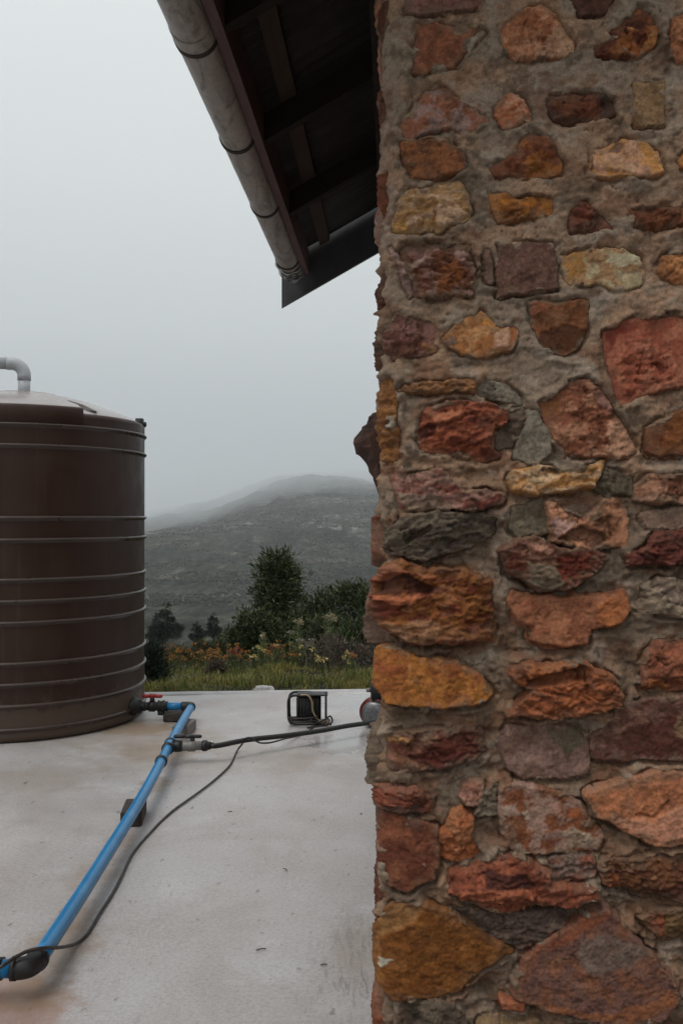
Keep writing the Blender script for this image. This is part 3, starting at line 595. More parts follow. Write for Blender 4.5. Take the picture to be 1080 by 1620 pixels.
# mortar skin
ss = np.concatenate([np.arange(-2.8, -.26, .016), np.arange(-.26, -.07, .006), np.arange(-.07, sR+.03, .0032), np.arange(sR+.03, sR+1.6, .014), np.arange(sR+1.6, 4.0, .08), [4.0]])
zz = np.concatenate([np.arange(-.05, .30, .014), np.arange(.30, 2.63, .0034), np.arange(2.63, 3.16, .025), [3.16]])
S, Vv = np.meshgrid(ss, zz)
mh = -.002+.013*(1-.4*sst(1.5, 1.8, Vv))*fbm(S/.16, Vv/.11, 3, 51)+.006*(1-.45*sst(1.5, 1.8, Vv))*fbm(S/.035, Vv/.028, 4, 52, .6)+.0016*fbm(S/.008, Vv/.008, 3, 53, .6)-.001
st = (Vv+.3*S*gn(S/.3, Vv/.3, 54)+.02*fbm(S/.08, Vv/.05, 3, 55))/.03; saw = st-np.floor(st)
mh = mh+.0025*(sst(0, .8, saw)-sst(.8, 1, saw))*sst(-.1, .3, fbm(S/.12, Vv/.1, 3, 56))
rid = np.abs(fbm(S/.11, Vv/.09, 4, 57)); mh = mh-.006*sst(.03, 0, rid)*sst(0, .25, fbm(S/.2, Vv/.2, 2, 58))
near = np.full(S.shape, -1.0)
for (p, A_, B_, k, pr, seed) in stones+rub:
    i0, i1 = np.searchsorted(ss, p[:, 0].min()-.03), np.searchsorted(ss, p[:, 0].max()+.03)
    j0, j1 = np.searchsorted(zz, p[:, 1].min()-.03), np.searchsorted(zz, p[:, 1].max()+.03)
    if i1 <= i0 or j1 <= j0: continue
    sl = (slice(j0, j1), slice(i0, i1)); s2, v2 = S[sl], Vv[sl]
    wS = s2+.0045*fbm(s2/.035, v2/.035, 3, seed)+.0016*fbm(s2/.009, v2/.009, 2, seed+5)
    wV = v2+.0045*fbm(s2/.035+40, v2/.035, 3, seed+1)+.0016*fbm(s2/.009+9, v2/.009, 2, seed+6)
    sd = polysd(wS, wV, p)+.0035+.0035*float(sst(1.8, 1.4, p[:, 1].mean())); near[sl] = np.maximum(near[sl], sd)
    rgx = np.random.default_rng(seed+3)
    smear = rgx.uniform(.3, 1.0)*min(pr*1.2, 20)/1000.0     # mortar pushed up against the stone
    mask = sst(-.025, -.002, sd)*sst(-.35, .35, fbm(s2/.06, v2/.06, 2, seed+8))
    mh[sl] = mh[sl]+smear*mask
    crack = sst(-.006, -.002, sd)*sst(.15, .4, fbm(s2/.07, v2/.07, 2, seed+9))
    cyy = p[:, 1].mean(); below = sst(.1, -.38, (v2-cyy)/np.ptp(p[:, 1]))*sst(-.25, .15, fbm(s2/.08, v2/.05, 2, seed+17))*(1-.65*sst(1.45, 1.75, v2))
    crack = np.maximum(crack, below*sst(-.011, -.003, sd)*1.5)
    mh[sl] = mh[sl]-.013*crack
mh = mh-.008*sst(1.80, 1.50, Vv)*sst(-.004, -.03, near)*sst(-.2, .3, fbm(S/.15, Vv/.1, 2, 71))
mh = mh-.03*sst(.003, .010, near)
mh = mh+.0035*sst(1.4, 1.7, Vv)*sst(.002, -.004, near)
# thin smears of mortar lapping over the stone edges
for (p, A_, B_, k, pr, seed) in stones:
    i0, i1 = np.searchsorted(ss, p[:, 0].min()-.01), np.searchsorted(ss, p[:, 0].max()+.01)
    j0, j1 = np.searchsorted(zz, p[:, 1].min()-.01), np.searchsorted(zz, p[:, 1].max()+.01)
    if i1 <= i0 or j1 <= j0 or p[:, 0].mean() < 0: continue
    sl = (slice(j0, j1), slice(i0, i1)); s2, v2 = S[sl], Vv[sl]
    hh, sd, _ = stone_field(s2, v2, p, k, pr, seed, A_, B_)
    rgx = np.random.default_rng(seed+4); wd = rgx.uniform(.002, .016)*(1.4 if k == 'flat' else .8)*min(1, np.ptp(p, axis=0).min()/.08)
    q = sd-wd*2.2*fbm(s2/.055, v2/.045, 4, seed+31)-.001
    m = (sd > -.004) & (q < 0)
    lap = hh+.0016+.0012*gn(s2/.006, v2/.006, seed+32)-.004*sst(-.006, 0, q)
    mh[sl] = np.where(m, np.maximum(mh[sl], lap), mh[sl])
mh = np.where((np.abs(near) < .0035), np.maximum(mh, -.0112), mh)
t = sst(-.3, .4, fbm(S/.22, Vv/.18, 4, 61))[..., None]
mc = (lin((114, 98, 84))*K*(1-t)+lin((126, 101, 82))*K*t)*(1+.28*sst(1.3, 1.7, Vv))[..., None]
t = (sst(.15, .5, fbm(S/.09, Vv/.07, 5, 62, .6))*.65)[..., None]; mc = mc*(1-t)+lin((136, 122, 108))*K*t
t = (sst(.22, .5, fbm(S/.13+5, Vv/.08, 5, 63, .6))*.55)[..., None]; mc = mc*(1-t)+lin((104, 70, 52))*K*t
t = (sst(.25, .5, fbm(S/.10+9, Vv/.10, 5, 64, .65))*.5)[..., None]; mc = mc*(1-t)+lin((68, 58, 48))*K*t
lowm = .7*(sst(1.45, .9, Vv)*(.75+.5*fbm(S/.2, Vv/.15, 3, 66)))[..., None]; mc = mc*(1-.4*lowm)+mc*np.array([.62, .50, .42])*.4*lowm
mc = mc*(1+.22*fbm(S/.012, Vv/.012, 4, 65, .65))[..., None]
# above the frame the front rises with the gable
a_ = A0-np.where(S > 0, S+RC, 0); ztop = CAMZ+1.50+(.49-np.maximum(a_, -2.0))*.56-.03-np.maximum(-2.0-a_, 0)*.56
Vz = np.where(Vv > 2.63, 2.63+(Vv-2.63)/(3.16-2.63)*(np.where(S > 0, ztop, CAMZ+zr(A0)-.04)-2.63), Vv)
idx = np.arange(S.size).reshape(S.shape)
q = np.stack([idx[:-1, :-1], idx[:-1, 1:], idx[1:, 1:], idx[1:, :-1]], -1).reshape(-1, 4)
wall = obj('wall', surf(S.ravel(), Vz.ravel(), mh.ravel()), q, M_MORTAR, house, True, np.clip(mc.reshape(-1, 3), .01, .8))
for (p, A_, B_, k, pr, seed) in stones:
    V, Fq, cc = stone_mesh(p, k, pr, seed, A_, B_, .0031)
    obj('stone', V, Fq, M_STONE, wall, True, cc)
VV, FF, CC, n = [], [], [], 0
for (p, A_, B_, k, pr, seed) in rub:
    V, Fq, cc = stone_mesh(p, k, pr, seed, A_, B_, .011); VV.append(V); FF.append(Fq+n); CC.append(cc); n += len(V)
rb = obj('rubble', np.concatenate(VV), np.concatenate(FF), M_STONE, wall, True, np.concatenate(CC)); rb['kind'] = 'stuff'
# the dark pointed stone that sticks out of the side wall
prof = [(604,646),(590,652),(584,658),(583,664),(576,674),(570,681),(562,689),(559,699),(560,707),(564,714),(573,721),(580,731),(587,744),(592,757),(597,772),(604,790),(612,760),(612,690)]
V, Fc = [], []
nl = 7
for k in range(nl):
    t = k/(nl-1); sh = 1-.55*abs(2*t-1)**2.2; dd = 2.10+.15*t
    for j, (x, y) in enumerate(prof):
        xx = 606+(x-606)*sh*(1+.06*math.sin(j*2.3+k*1.7)); yy = 712+(y-712)*(.7+.3*sh)+2*math.sin(j*1.9+k)
        pt = P(xx, yy, d=2.13); V.append((pt[0]+.0026*math.sin(j*3+k*2), dd, pt[2]))
m_ = len(prof)
Fc = [[k*m_+j, k*m_+(j+1) % m_, (k+1)*m_+(j+1) % m_, (k+1)*m_+j] for k in range(nl-1) for j in range(m_)]+[list(range(m_))[::-1], [(nl-1)*m_+j for j in range(m_)]]
V = np.array(V); cc = lin((64, 46, 40))*1.3*(1+.5*fbm(V[:, 0]/.02, V[:, 2]/.02, 3, 8))[:, None]
obj('stone', V, Fc, M_STONE, wall, False, cc)
# inner core of the walls and plain back and far side
sec = [(A0-.035, -CAMZ-.05), (A0-.035, zr(A0)-.05), (-2.0, zr(-2.0)-.07), (-4.0, zr(A0)-.05), (-4.0, -CAMZ-.05)]
V = [B(a, D0+.035, z) for a, z in sec]+[B(a, 4.82, z) for a, z in sec]
obj('back_wall', V, [[0, 1, 2, 3, 4][::-1], [5, 6, 7, 8, 9]]+[[i, (i+1) % 5, 5+(i+1) % 5, 5+i] for i in range(5)], M_BLOCK, house, False)
# ---- roof
DN, DF = 1.58, 5.14
def sheet(name, a0, a1, mir):
    Dn = np.arange(DN, DF, .0095); V = []
    for D in Dn:
        c = .009*math.sin(D*2*PI/.076)
        for a in (a0, a0*.5+a1*.5, a1):
            z = zr(a if not mir else -4.0-a)+.012+c; V.append(B(a, D, z))
    n = len(Dn); Fc = [[i*3+j, i*3+j+1, i*3+4+j, i*3+3+j] for i in range(n-1) for j in range(2)]
    o = obj(name, V, Fc, M_SHEET, house); return o
roof = sheet('roof', .585, -2.0, False); sheet('roof', -2.0, -4.55, True)
def slope_beam(name, D, w_, top, dep, mat, a0=.485, a1=-2.0):
    V = []
    for a in (a0, a1):
        for dz, dw in ((top, -w_/2), (top, w_/2), (top-dep, w_/2), (top-dep, -w_/2)): V.append(B(a, D+dw, zr(a)+dz))
    return obj(name, V, [[0, 1, 5, 4], [1, 2, 6, 5], [2, 3, 7, 6], [3, 0, 4, 7], [3, 2, 1, 0], [4, 5, 6, 7]], mat, roof, False)
for D in (1.79, 2.57, 3.36, 4.17): slope_beam('rafter', D, .045, -.03, .10, M_RAFTER)
for a in (.382, -.45, -.85, -1.25, -1.65):
    V = []
    for D in (DN+.02, DF-.03):
        for da, dz in ((-.028, -.002), (.028, -.002), (.028, -.030), (-.028, -.030)): V.append(B(a+da, D, zr(a+da)+dz))
    obj('batten', V, [[0, 1, 5, 4], [1, 2, 6, 5], [2, 3, 7, 6], [3, 0, 4, 7], [3, 2, 1, 0], [4, 5, 6, 7]], M_BATTEN, roof, False)
# wall plate along the top of the side wall
V = []
for D in (DN+.1, DF-.04):
    for aa, dz in ((A0+.05, -.14), (A0-.06, -.14), (A0-.06, -.24), (A0+.05, -.24)): V.append(B(aa, D, zr(A0)+dz))
obj('wall_plate', V, [[0, 1, 5, 4], [1, 2, 6, 5], [2, 3, 7, 6], [3, 0, 4, 7], [3, 2, 1, 0], [4, 5, 6, 7]], M_RAFTER, house, False)
# fascia
V = []
for D in np.linspace(DN, DF-.02, 12):
    for a, z in ((.472, 1.36), (.503, 1.36), (.503, 1.47), (.472, 1.49)): V.append(B(a, D, z+.002*math.sin(D*5)))
Fc = [[i*4+j, i*4+(j+1) % 4, i*4+4+(j+1) % 4, i*4+4+j] for i in range(11) for j in range(4)]+[[3, 2, 1, 0], [44, 45, 46, 47]]
obj('fascia', V, Fc, M_FASCIA, house, False)
# barge boards (far one shows below the sheet with a plumb cut end)
for D, nm in ((DF+.005, 'barge_board'), (DN-.03, 'barge_board')):
    V = []
    for dD in (0, .022):
        for a, z in ((.629, 1.179), (.629, zr(.629)+.03), (-2.0, zr(-2.0)+.03), (-2.0, 1.179+(.629+2.0)*.56)): V.append(B(a, D+dD, z))
    obj(nm, V, [[0, 1, 2, 3], [7, 6, 5, 4], [0, 4, 5, 1], [1, 5, 6, 2], [2, 6, 7, 3], [3, 7, 4, 0]], M_BARGE, house, False)
# gutter: half round trough
GA, GZ, GR = .566, 1.386, .061
def trough(D0_, D1_, r0, r1, n, ang0=-.06, ang1=PI+.06, wob=0, zs=0):
    V = []; k = 22
    for i in range(n):
        D = D0_+(D1_-D0_)*i/(n-1)
        for r in (r0, r1):
            for j in range(k):
                an = ang0+(ang1-ang0)*j/(k-1); rr = r*(1+wob*gn(D*14, an*1.7, 3))
                V.append(B(GA+rr*math.cos(an), D, GZ-rr*math.sin(an)+zs))
    m = 2*k; Fc = []
    for i in range(n-1):
        for j in range(k-1):
            Fc.append([i*m+j, (i+1)*m+j, (i+1)*m+j+1, i*m+j+1]); Fc.append([i*m+k+j+1, (i+1)*m+k+j+1, (i+1)*m+k+j, i*m+k+j])
        for j in (0, k-1): Fc.append([i*m+j, i*m+k+j, (i+1)*m+k+j, (i+1)*m+j])
    for i in (0, n-1):
        for j in range(k-1): Fc.append([i*m+j, i*m+j+1, i*m+k+j+1, i*m+k+j])
    return np.array(V), Fc
V, Fc = trough(DN-.05, 5.06, GR, GR-.004, 80, wob=.012); gut = obj('gutter', V, Fc, M_GUTTER, house)
for D in (2.02, 2.60, 3.30, 4.02, 4.88):
    V, Fc = trough(D-.011, D+.011, GR+.005, GR+.0005, 3, -.2, PI+.2); obj('bracket', V, Fc, M_CHAR if D != 2.02 else M_GUTTER, gut)
for D in (2.58,):
    V, Fc = trough(D-.05, D+.05, GR+.0035, GR+.0003, 6); obj('joint_sleeve', V, Fc, M_GUTTER, gut)
V, Fc = trough(4.95, 5.10, GR+.012, GR+.005, 30, wob=.16); obj('foil_wrap', V, Fc, M_STEEL, gut)

# ================================================================ WATER TANK
TC = np.array([-2.331, 6.686]); TR = .881
tank = thing('water_tank', 'large dark brown ribbed plastic water tank standing on the slab', 'water tank', (TC[0], TC[1], 0))
def lathe(prof, mat, name, parent, k=180, a0=0, a1=2*PI, closed=True, cx=TC):
    an = np.linspace(a0, a1, k, endpoint=not closed); V = []
    for r, z in prof: V.append(np.stack([cx[0]+r*np.cos(an), cx[1]+r*np.sin(an), np.full(k, z)], -1))
    n = len(prof); kk = k if closed else k-1
    Fc = [[i*k+j, i*k+(j+1) % k, (i+1)*k+(j+1) % k, (i+1)*k+j] for i in range(n-1) for j in range(kk)]
    return obj(name, np.concatenate(V), Fc, mat, parent)
rz = [2.04, 1.905, 1.44, 1.298, 1.042, .905, .768, .507, .374, .237, .088]
pr = [(.0, .004), (TR-.03, .004), (TR-.008, .02), (TR, .05)]
zs = np.arange(.06, 2.11, .01)
for z in zs: pr.append((TR-.004+.004*math.cos(z*9)*0, z))
pr += [(TR-.003, 2.112), (TR-.010, 2.126), (TR-.025, 2.134)]
lathe(pr, M_TANK, 'body', tank)
for z in rz:
    p = [(TR-.006, z-.024), (TR-.002, z-.014), (TR+.006, z-.008), (TR+.012, z), (TR+.010, z+.007), (TR+.002, z+.012), (TR-.006, z+.014)]
    lathe(p, M_RIB, 'rib', tank)
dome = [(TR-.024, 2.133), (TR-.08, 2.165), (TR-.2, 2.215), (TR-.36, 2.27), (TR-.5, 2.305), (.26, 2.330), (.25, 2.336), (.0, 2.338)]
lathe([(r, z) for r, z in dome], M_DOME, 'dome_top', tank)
# raised panel round the side that faces the photograph
aR = math.atan2(-1, .0); 
def panel(a0, a1):
    an = np.linspace(a0, a1, 60); pf = [(TR-.004, 2.05), (TR+.004, 2.06), (TR+.004, 2.155), (TR-.004, 2.168), (TR-.03, 2.175), (TR-.16, 2.19), (TR-.22, 2.15)]
    V = []
    for r, z in pf: V.append(np.stack([TC[0]+r*np.cos(an), TC[1]+r*np.sin(an), np.full(60, z)], -1))
    Fc = [[i*60+j, i*60+j+1, i*60+61+j, i*60+60+j] for i in range(len(pf)-1) for j in range(59)]
    Fc += [[i*60 for i in range(len(pf))], [i*60+59 for i in range(len(pf))][::-1]]
    obj('raised_panel', np.concatenate(V), Fc, M_TANK, tank)
PXP = P(134, 700, d=6.05); aP = math.atan2(PXP[1]-TC[1], PXP[0]-TC[0]); panel(aP-1.9, aP)
# little dark ridge on the dome
V = [P(107, 632.5, d=6.32), P(131, 640, d=6.28), P(156, 651.5, d=6.20), P(131, 648, d=6.16), P(130, 646, d=6.5)]
obj('ridge', V, [[0, 1, 3], [1, 2, 3], [0, 4, 1], [4, 2, 1], [0, 3, 2, 4]], M_TANK, tank, False)
pc = P(221, 669, d=6.8); V, Fc = box(pc+np.array([0, 0, -.002]), .055, .05, .07); mb = MB().add(V, Fc); V, Fc = cyl(pc+np.array([.01, 0, -.01]), pc+np.array([.045, -.01, -.014]), [(0, .02), (1, .02)], 12); mb.add(V, Fc)
mb.build('clip', M_BLACK, tank)
# outlet flange
OUT = np.array([-1.06, 6.5, .105]); o0 = np.array([-1.49, 6.5, .105])
V, Fc = cyl(o0-np.array([.03, 0, 0]), o0+np.array([.075, 0, 0]), [(0, .066), (.7, .066), (.75, .052), (1, .05)]); obj('outlet_flange', V, Fc, M_BLACK, tank)
# grey fill pipe that comes out of the top
top_ = np.array([TC[0]+.035, TC[1]-.05, 0])
fp = thing('fill_pipe', 'grey plastic pipe bending over the top of the brown tank', 'pipe', (top_[0], top_[1], 2.33))
r_ = .043; zc = 2.555; hd = np.array([-1.0, -.22, 0.0]); hd /= np.linalg.norm(hd)
V, Fc = tube([(top_[0], top_[1], 2.30), (top_[0], top_[1], zc-.10)], r_, 20); obj('riser', V, Fc, M_GPIPE, fp)
c0 = top_+np.array([0, 0, zc-.085]); arc = [c0+hd*.085*(1-math.cos(t))+np.array([0, 0, .085*math.sin(t)]) for t in np.linspace(0, PI/2, 9)]
arc = [c0-np.array([0, 0, .035])]+arc+[arc[-1]+hd*.035]
V, Fc = tube(arc, r_+.004, 20); obj('elbow', V, Fc, M_GPIPE, fp)
V, Fc = tube([arc[-1]-hd*.01, arc[-1]+hd*.6], r_, 20); obj('pipe', V, Fc, M_GPIPE, fp)
V, Fc = cyl((top_[0], top_[1], 2.325), (top_[0], top_[1], 2.352), [(0, .066), (.6, .066), (1, .05)]); obj('collar', V, Fc, M_GPIPE, fp)
V, Fc = tube(catmull([arc[-1]+hd*.6, arc[-1]+hd*.72+np.array([0, 0, -.05]), arc[-1]+hd*.75+np.array([0, 0, -.25]), arc[-1]+hd*.75+np.array([0, 0, -2.55])]), r_, 20); obj('downpipe', V, Fc, M_GPIPE, fp)

# ================================================================ BLUE PIPE RUN
PR = .0265
pl = thing('water_pipe', 'blue plastic water pipe running along the slab from the tank valve', 'pipe', (OUT[0], OUT[1], 0))
E1 = ELBOW_D
run = [OUT+np.array([0, -.03, 0]), P(284, 1150, .104), P(268, 1180, .103), P(241, 1232, .102), P(212, 1283, .100), P(172, 1347, .094), P(131, 1412, .092), E1+np.array([.006, .045, .001])]
run = np.array(run); crv = catmull(run, 8)
V, Fc = tube(crv, PR, 20); obj('pipe', V, Fc, M_BLUE, pl)
def ring(i_t, length, r, mat, name, parent=pl):
    i = int(i_t*(len(crv)-1)); p = crv[i]; d = crv[min(i+1, len(crv)-1)]-crv[max(i-1, 0)]; d /= np.linalg.norm(d)
    V, Fc = cyl(p-d*length/2, p+d*length/2, [(0, r-.004), (.08, r), (.92, r), (1, r-.004)]); return obj(name, V, Fc, mat, parent), p, d
# near elbow
lf = np.array([-1.0, -.03, 0]); lf /= np.linalg.norm(lf)
fw = np.array([.05, 1, .0]); fw /= np.linalg.norm(fw)
arc = catmull([E1+fw*.06, E1+fw*.035, E1+fw*.010+lf*.010, E1+lf*.03, E1+lf*.05], 6)
V, Fc = tube(arc, PR+.0055, 20); el = obj('elbow', V, Fc, M_BLACK, pl)
V, Fc = cyl(E1+fw*.045, E1+fw*.062, [(0, PR+.0085), (1, PR+.0085)]); obj('elbow_rim', V, Fc, M_BLACK, el)
V, Fc = cyl(E1+lf*.04, E1+lf*.055, [(0, PR+.0085), (1, PR+.0085)]); obj('elbow_rim', V, Fc, M_BLACK, el)
V, Fc = tube([E1+lf*.045, E1+lf*.5], PR, 20); obj('pipe', V, Fc, M_BLUE, pl)
V, Fc = cyl(E1+lf*.082, E1+lf*.13, [(0, PR+.006), (1, PR+.006)]); obj('collar', V, Fc, M_BLACK, pl)
# far elbow
arc = catmull([OUT-np.array([.07, 0, 0]), OUT-np.array([.03, 0, 0]), OUT+np.array([-.004, -.006, 0]), OUT+np.array([.0, -.04, 0]), OUT+np.array([-.001, -.08, 0])], 5)
V, Fc = tube(arc[:17], PR+.006, 18); obj('elbow', V, Fc, M_BLACK, pl)
V, Fc = tube([OUT+np.array([-.19, 0, 0]), OUT+np.array([-.06, 0, 0])], PR, 18); obj('pipe', V, Fc, M_BLUE, pl)
# outlet valve with red handle
v0 = o0+np.array([.06, 0, 0]); v1 = OUT-np.array([.17, 0, 0])
V, Fc = cyl(v0, v1, [(0, .034), (.22, .034), (.23, .028), (.34, .030), (.36, .038), (.56, .038), (.58, .030), (.64, .030), (.66, .042), (.72, .042), (.73, .036), (.8, .036), (.81, .042), (.9, .042), (.91, .035), (1, .035)], 24); vl = obj('ball_valve', V, Fc, M_BLACK, pl)
vc = v0+(v1-v0)*.46
V, Fc = cyl(vc+np.array([0, 0, .03]), vc+np.array([0, 0, .065]), [(0, .016), (1, .016)]); obj('valve_stem', V, Fc, M_BLACK, vl)
mb = MB()
for x0, x1, wd, hg, dz in ((-.072, -.018, .030, .024, .072), (-.02, .02, .036, .030, .073), (.018, .072, .030, .024, .072)):
    V, Fc = box(vc+np.array([(x0+x1)/2, 0, dz]), x1-x0, wd, hg, bev=.006); mb.add(V, Fc)
mb.build('valve_handle', M_RED, vl)
pf_ = v0+(v1-v0)*.78
V, Fc = box(pf_+np.array([0, 0, -.045]), .045, .05, .03); obj('pipe_foot', V, Fc, M_BLACK, pl)
# tee with two rings, grey valve, clamps
tee, TP, Td = ring(2/7, .10, PR+.006, M_BLUE, 'tee'); 
for f_, off in ((2/7, .055), (2/7, -.055)):
    V, Fc = cyl(TP+Td*(off-.011), TP+Td*(off+.011), [(0, PR+.010), (1, PR+.010)]); obj('tee_ring', V, Fc, M_BLACK, tee)
ring(.36, .03, PR+.008, M_BLACK, 'collar')
hd2 = np.array([1.0, .10, -.012]); hd2 /= np.linalg.norm(hd2)
V, Fc = cyl(TP+hd2*.02, TP+hd2*.075, [(0, .034), (.6, .034), (1, .032)]); obj('tee_branch', V, Fc, M_BLACK, tee)
V, Fc = cyl(TP+hd2*.075, TP+hd2*.195, [(0, .027), (.1, .030), (.25, .028), (.3, .033), (.62, .033), (.68, .026), (1, .026)]); gv = obj('ball_valve', V, Fc, M_GREYV, pl)
V, Fc = cyl(TP+hd2*.19, TP+hd2*.245, [(0, .026), (.1, .033), (.55, .033), (.6, .027), (1, .021)], 12); obj('coupling', V, Fc, M_BLACK, pl)
hc = TP+hd2*.135
V, Fc = cyl(hc+np.array([0, 0, .02]), hc+np.array([0, 0, .05]), [(0, .014), (1, .014)]); obj('valve_stem', V, Fc, M_BLACK, gv)
mb = MB()
for o_, ln, wd in ((-.055, .07, .024), (0, .045, .032), (.045, .06, .02)):
    V, Fc = box(hc+np.array([o_-.02, -.004*o_, .056]), ln, wd, .020, bev=.006); mb.add(V, Fc)
mb.build('valve_handle', M_BLACK, gv)
# black suction hose from the valve to the pump
H0 = TP+hd2*.235; HE = P(600, 1147, d=6.15); HE[2] = .075
hp = [H0, H0+hd2*.05]
for t in (.2, .4, .6, .8): hp.append(H0+(HE-H0)*t+np.array([0, -.01*math.sin(t*PI), .004*math.sin(t*9)]))
hp.append(HE)
hose = thing('suction_hose', 'black rubber hose running from the grey valve to the pump', 'hose', (H0[0], H0[1], 0))
hcv = catmull(hp, 10); V, Fc = tube(hcv, .0155, 16); obj('hose_tube', V, Fc, M_RUBBER, hose)
V, Fc = cyl(H0+hd2*.012, H0+hd2*.024, [(0, .0175), (1, .0175)]); hcl = obj('hose_clamp', V, Fc, M_STEEL, hose)
V, Fc = box(H0+hd2*.018+np.array([0, 0, .021]), .016, .02, .010, bev=.002); obj('clamp_screw', V, Fc, M_STEEL, hcl)
# blocks under the pipe
def block(c, sx, sy, sz, rot, mat, label):
    ca, sa = math.cos(rot), math.sin(rot); V, Fc = box((c[0], c[1], sz/2+.002), sx, sy, sz, [(ca, sa, 0), (-sa, ca, 0), (0, 0, 1)], .006)
    V = V+np.stack([.0025*gn(V[:, 0]*40, V[:, 1]*40, 2), .0025*gn(V[:, 1]*40, V[:, 2]*40, 3), np.zeros(len(V))], -1)
    o = obj('support_block', V, Fc, mat, None, False); tag(o, label, 'block', 'blocks under the blue pipe'); return o
b1_ = P(269, 1142, 0); block((b1_[0]+.01, b1_[1]+.10), .11, .22, .058, .0, M_CHAR, 'dark block under the pipe by the red-handled valve')
b2_ = P(290, 1163, 0); block((b2_[0]+.0, b2_[1]+.05), .10, .22, .075, -.12, M_BLOCK, 'pale grey block behind the grey valve beside the blue pipe')
b3_ = P(210, 1300, 0); block((b3_[0], b3_[1]+.03), .10, .21, .070, .10, M_CHAR, 'weathered dark block under the middle of the blue pipe')
# long cord lying on the slab
cp = [(524,1146,.01),(505,1143,.012),(488,1156,.008),(470,1164,.010),(452,1168,.04),(430,1174,.045),(414,1175,.05),(405,1172,.09),(397,1167,.122),(389,1168,.115),(383,1177,.05),(375,1188,.008),(364,1210,.007),(340,1233,.007),(310,1256,.007),(270,1285,.007),(235,1320,.007),(210,1351,.007),(192,1388,.007),(178,1414,.007),(160,1442,.007),(140,1475,.007),(122,1491,.012)]
pts = [P(x, y, z) for x, y, z in cp]
# over the blue pipe and out of the frame
pts += [P(98, 1497, .09), P(72, 1498, .142), P(46, 1503, .148), P(22, 1515, .142), P(-4, 1532, .135), P(-60, 1560, .01)]
V, Fc = tube(catmull(pts, 8), .0055, 8); cd = obj('power_cord', V, Fc, M_CORD); tag(cd, 'thin dark cord snaking across the slab and over the blue pipe', 'cord')

# ================================================================ REEL AND PUMP
RB = P(487, 1146, 0)
reel = thing('cable_reel', 'small black tube-framed unit wrapped with cord on the far slab', 'reel', tuple(RB))
def rp(x, y, z): return RB+np.array([x, y, z])
fr = [rp(.02, -.02, .205), rp(-.09, -.02, .207), rp(-.122, -.02, .195), rp(-.135, -.02, .165), rp(-.135, -.02, .10), rp(-.133, -.02, .05), rp(-.122, -.02, .022), rp(-.09, -.02, .012), rp(.05, -.02, .012)]
V, Fc = tube(catmull(fr, 6), .0095, 10); obj('frame', V, Fc, M_BLACK, reel)
fr2 = [p+np.array([0, .12, 0]) for p in fr]; V, Fc = tube(catmull(fr2, 6), .0095, 10); obj('frame', V, Fc, M_BLACK, reel)
V, Fc = box(rp(.005, .04, .112), .17, .10, .17, bev=.012); bd = obj('body', V, Fc, M_BLACK, reel)
for k in range(7):
    V, Fc = box(rp(-.065+.022*k, -.012, .11), .008, .012, .15, bev=.002); obj('fin', V, Fc, M_BLACK, bd)
V, Fc = box(rp(.125, .03, .118), .014, .13, .19, bev=.004); obj('side_plate', V, Fc, M_BLACK, reel)
V, Fc = box(rp(.03, .035, .208), .215, .13, .010, bev=.003); obj('top_plate', V, Fc, M_BLACK, reel)
V, Fc = box(rp(.02, .04, .010), .24, .15, .014, bev=.004); obj('base_plate', V, Fc, M_BLACK, reel)
cw = [rp(-.05, -.04, .214), rp(.0, -.045, .212), rp(.03, -.05, .17), rp(.035, -.05, .11), rp(.06, -.052, .06), rp(.10, -.06, .03), rp(.14, -.05, .05), rp(.15, -.03, .03), rp(.12, -.05, .012)]
V, Fc = tube(catmull(cw, 6), .006, 8); obj('cord', V, Fc, M_TAN, reel)
cw = []
for t in np.linspace(0, 4*PI, 40): cw.append(rp(-.03+.10*math.cos(t), -.05+.05*math.sin(t), .025+.018*t/PI/1.6))
V, Fc = tube(cw, .0055, 8); obj('cord_coil', V, Fc, M_CORD, reel)
cw = [rp(.02, -.06, .05), rp(.06, -.07, .03), rp(.12, -.06, .05), rp(.155, -.05, .07), rp(.17, -.04, .03), rp(.13, -.06, .012), rp(.05, -.1, .01), rp(.0, -.14, .01)]
V, Fc = tube(catmull(cw, 6), .006, 8); obj('cord', V, Fc, M_CORD, reel)

PB = P(597, 1150, 0)
pump = thing('water_pump', 'red pump with a steel face half hidden by the stone corner', 'pump', tuple(PB))
def pp(x, y, z): return PB+np.array([x, y, z])
V, Fc = cyl(pp(-.035, -.06, .095), pp(.0, .05, .095), [(0, .04), (.03, .075), (.12, .085), (.3, .09), (.6, .088), (1, .06)], 32); obj('steel_face', V, Fc, M_DULL, pump)
V, Fc = cyl(pp(-.03, .0, .10), pp(.02, .16, .10), [(0, .100), (.3, .104), (1, .095)], 32); obj('volute', V, Fc, M_PUMP, pump)
V, Fc = cyl(pp(.02, .14, .10), pp(.10, .42, .10), [(0, .075), (.1, .08), (.9, .08), (1, .06)], 28); obj('motor', V, Fc, M_BLACK, pump)
V, Fc = box(pp(.02, .05, .245), .13, .12, .12, bev=.01); cb = obj('control_box', V, Fc, M_BLACK, pump)
V, Fc = cyl(pp(-.045, .03, .25), pp(-.075, .02, .25), [(0, .016), (1, .014)], 12); obj('knob', V, Fc, M_GREYV, cb)
V, Fc = cyl(pp(.03, .06, .18), pp(.03, .06, .39), [(0, .03), (.5, .034), (.85, .034), (1, .02)], 20); obj('outlet_pipe', V, Fc, M_PUMP, pump)
V, Fc = cyl(pp(.012, .04, .385), pp(.012, .04, .41), [(0, .014), (1, .012)], 12); obj('outlet_cap', V, Fc, M_STEEL, pump)
V, Fc = box(pp(.04, .2, .012), .16, .36, .022); obj('foot', V, Fc, M_BLACK, pump)

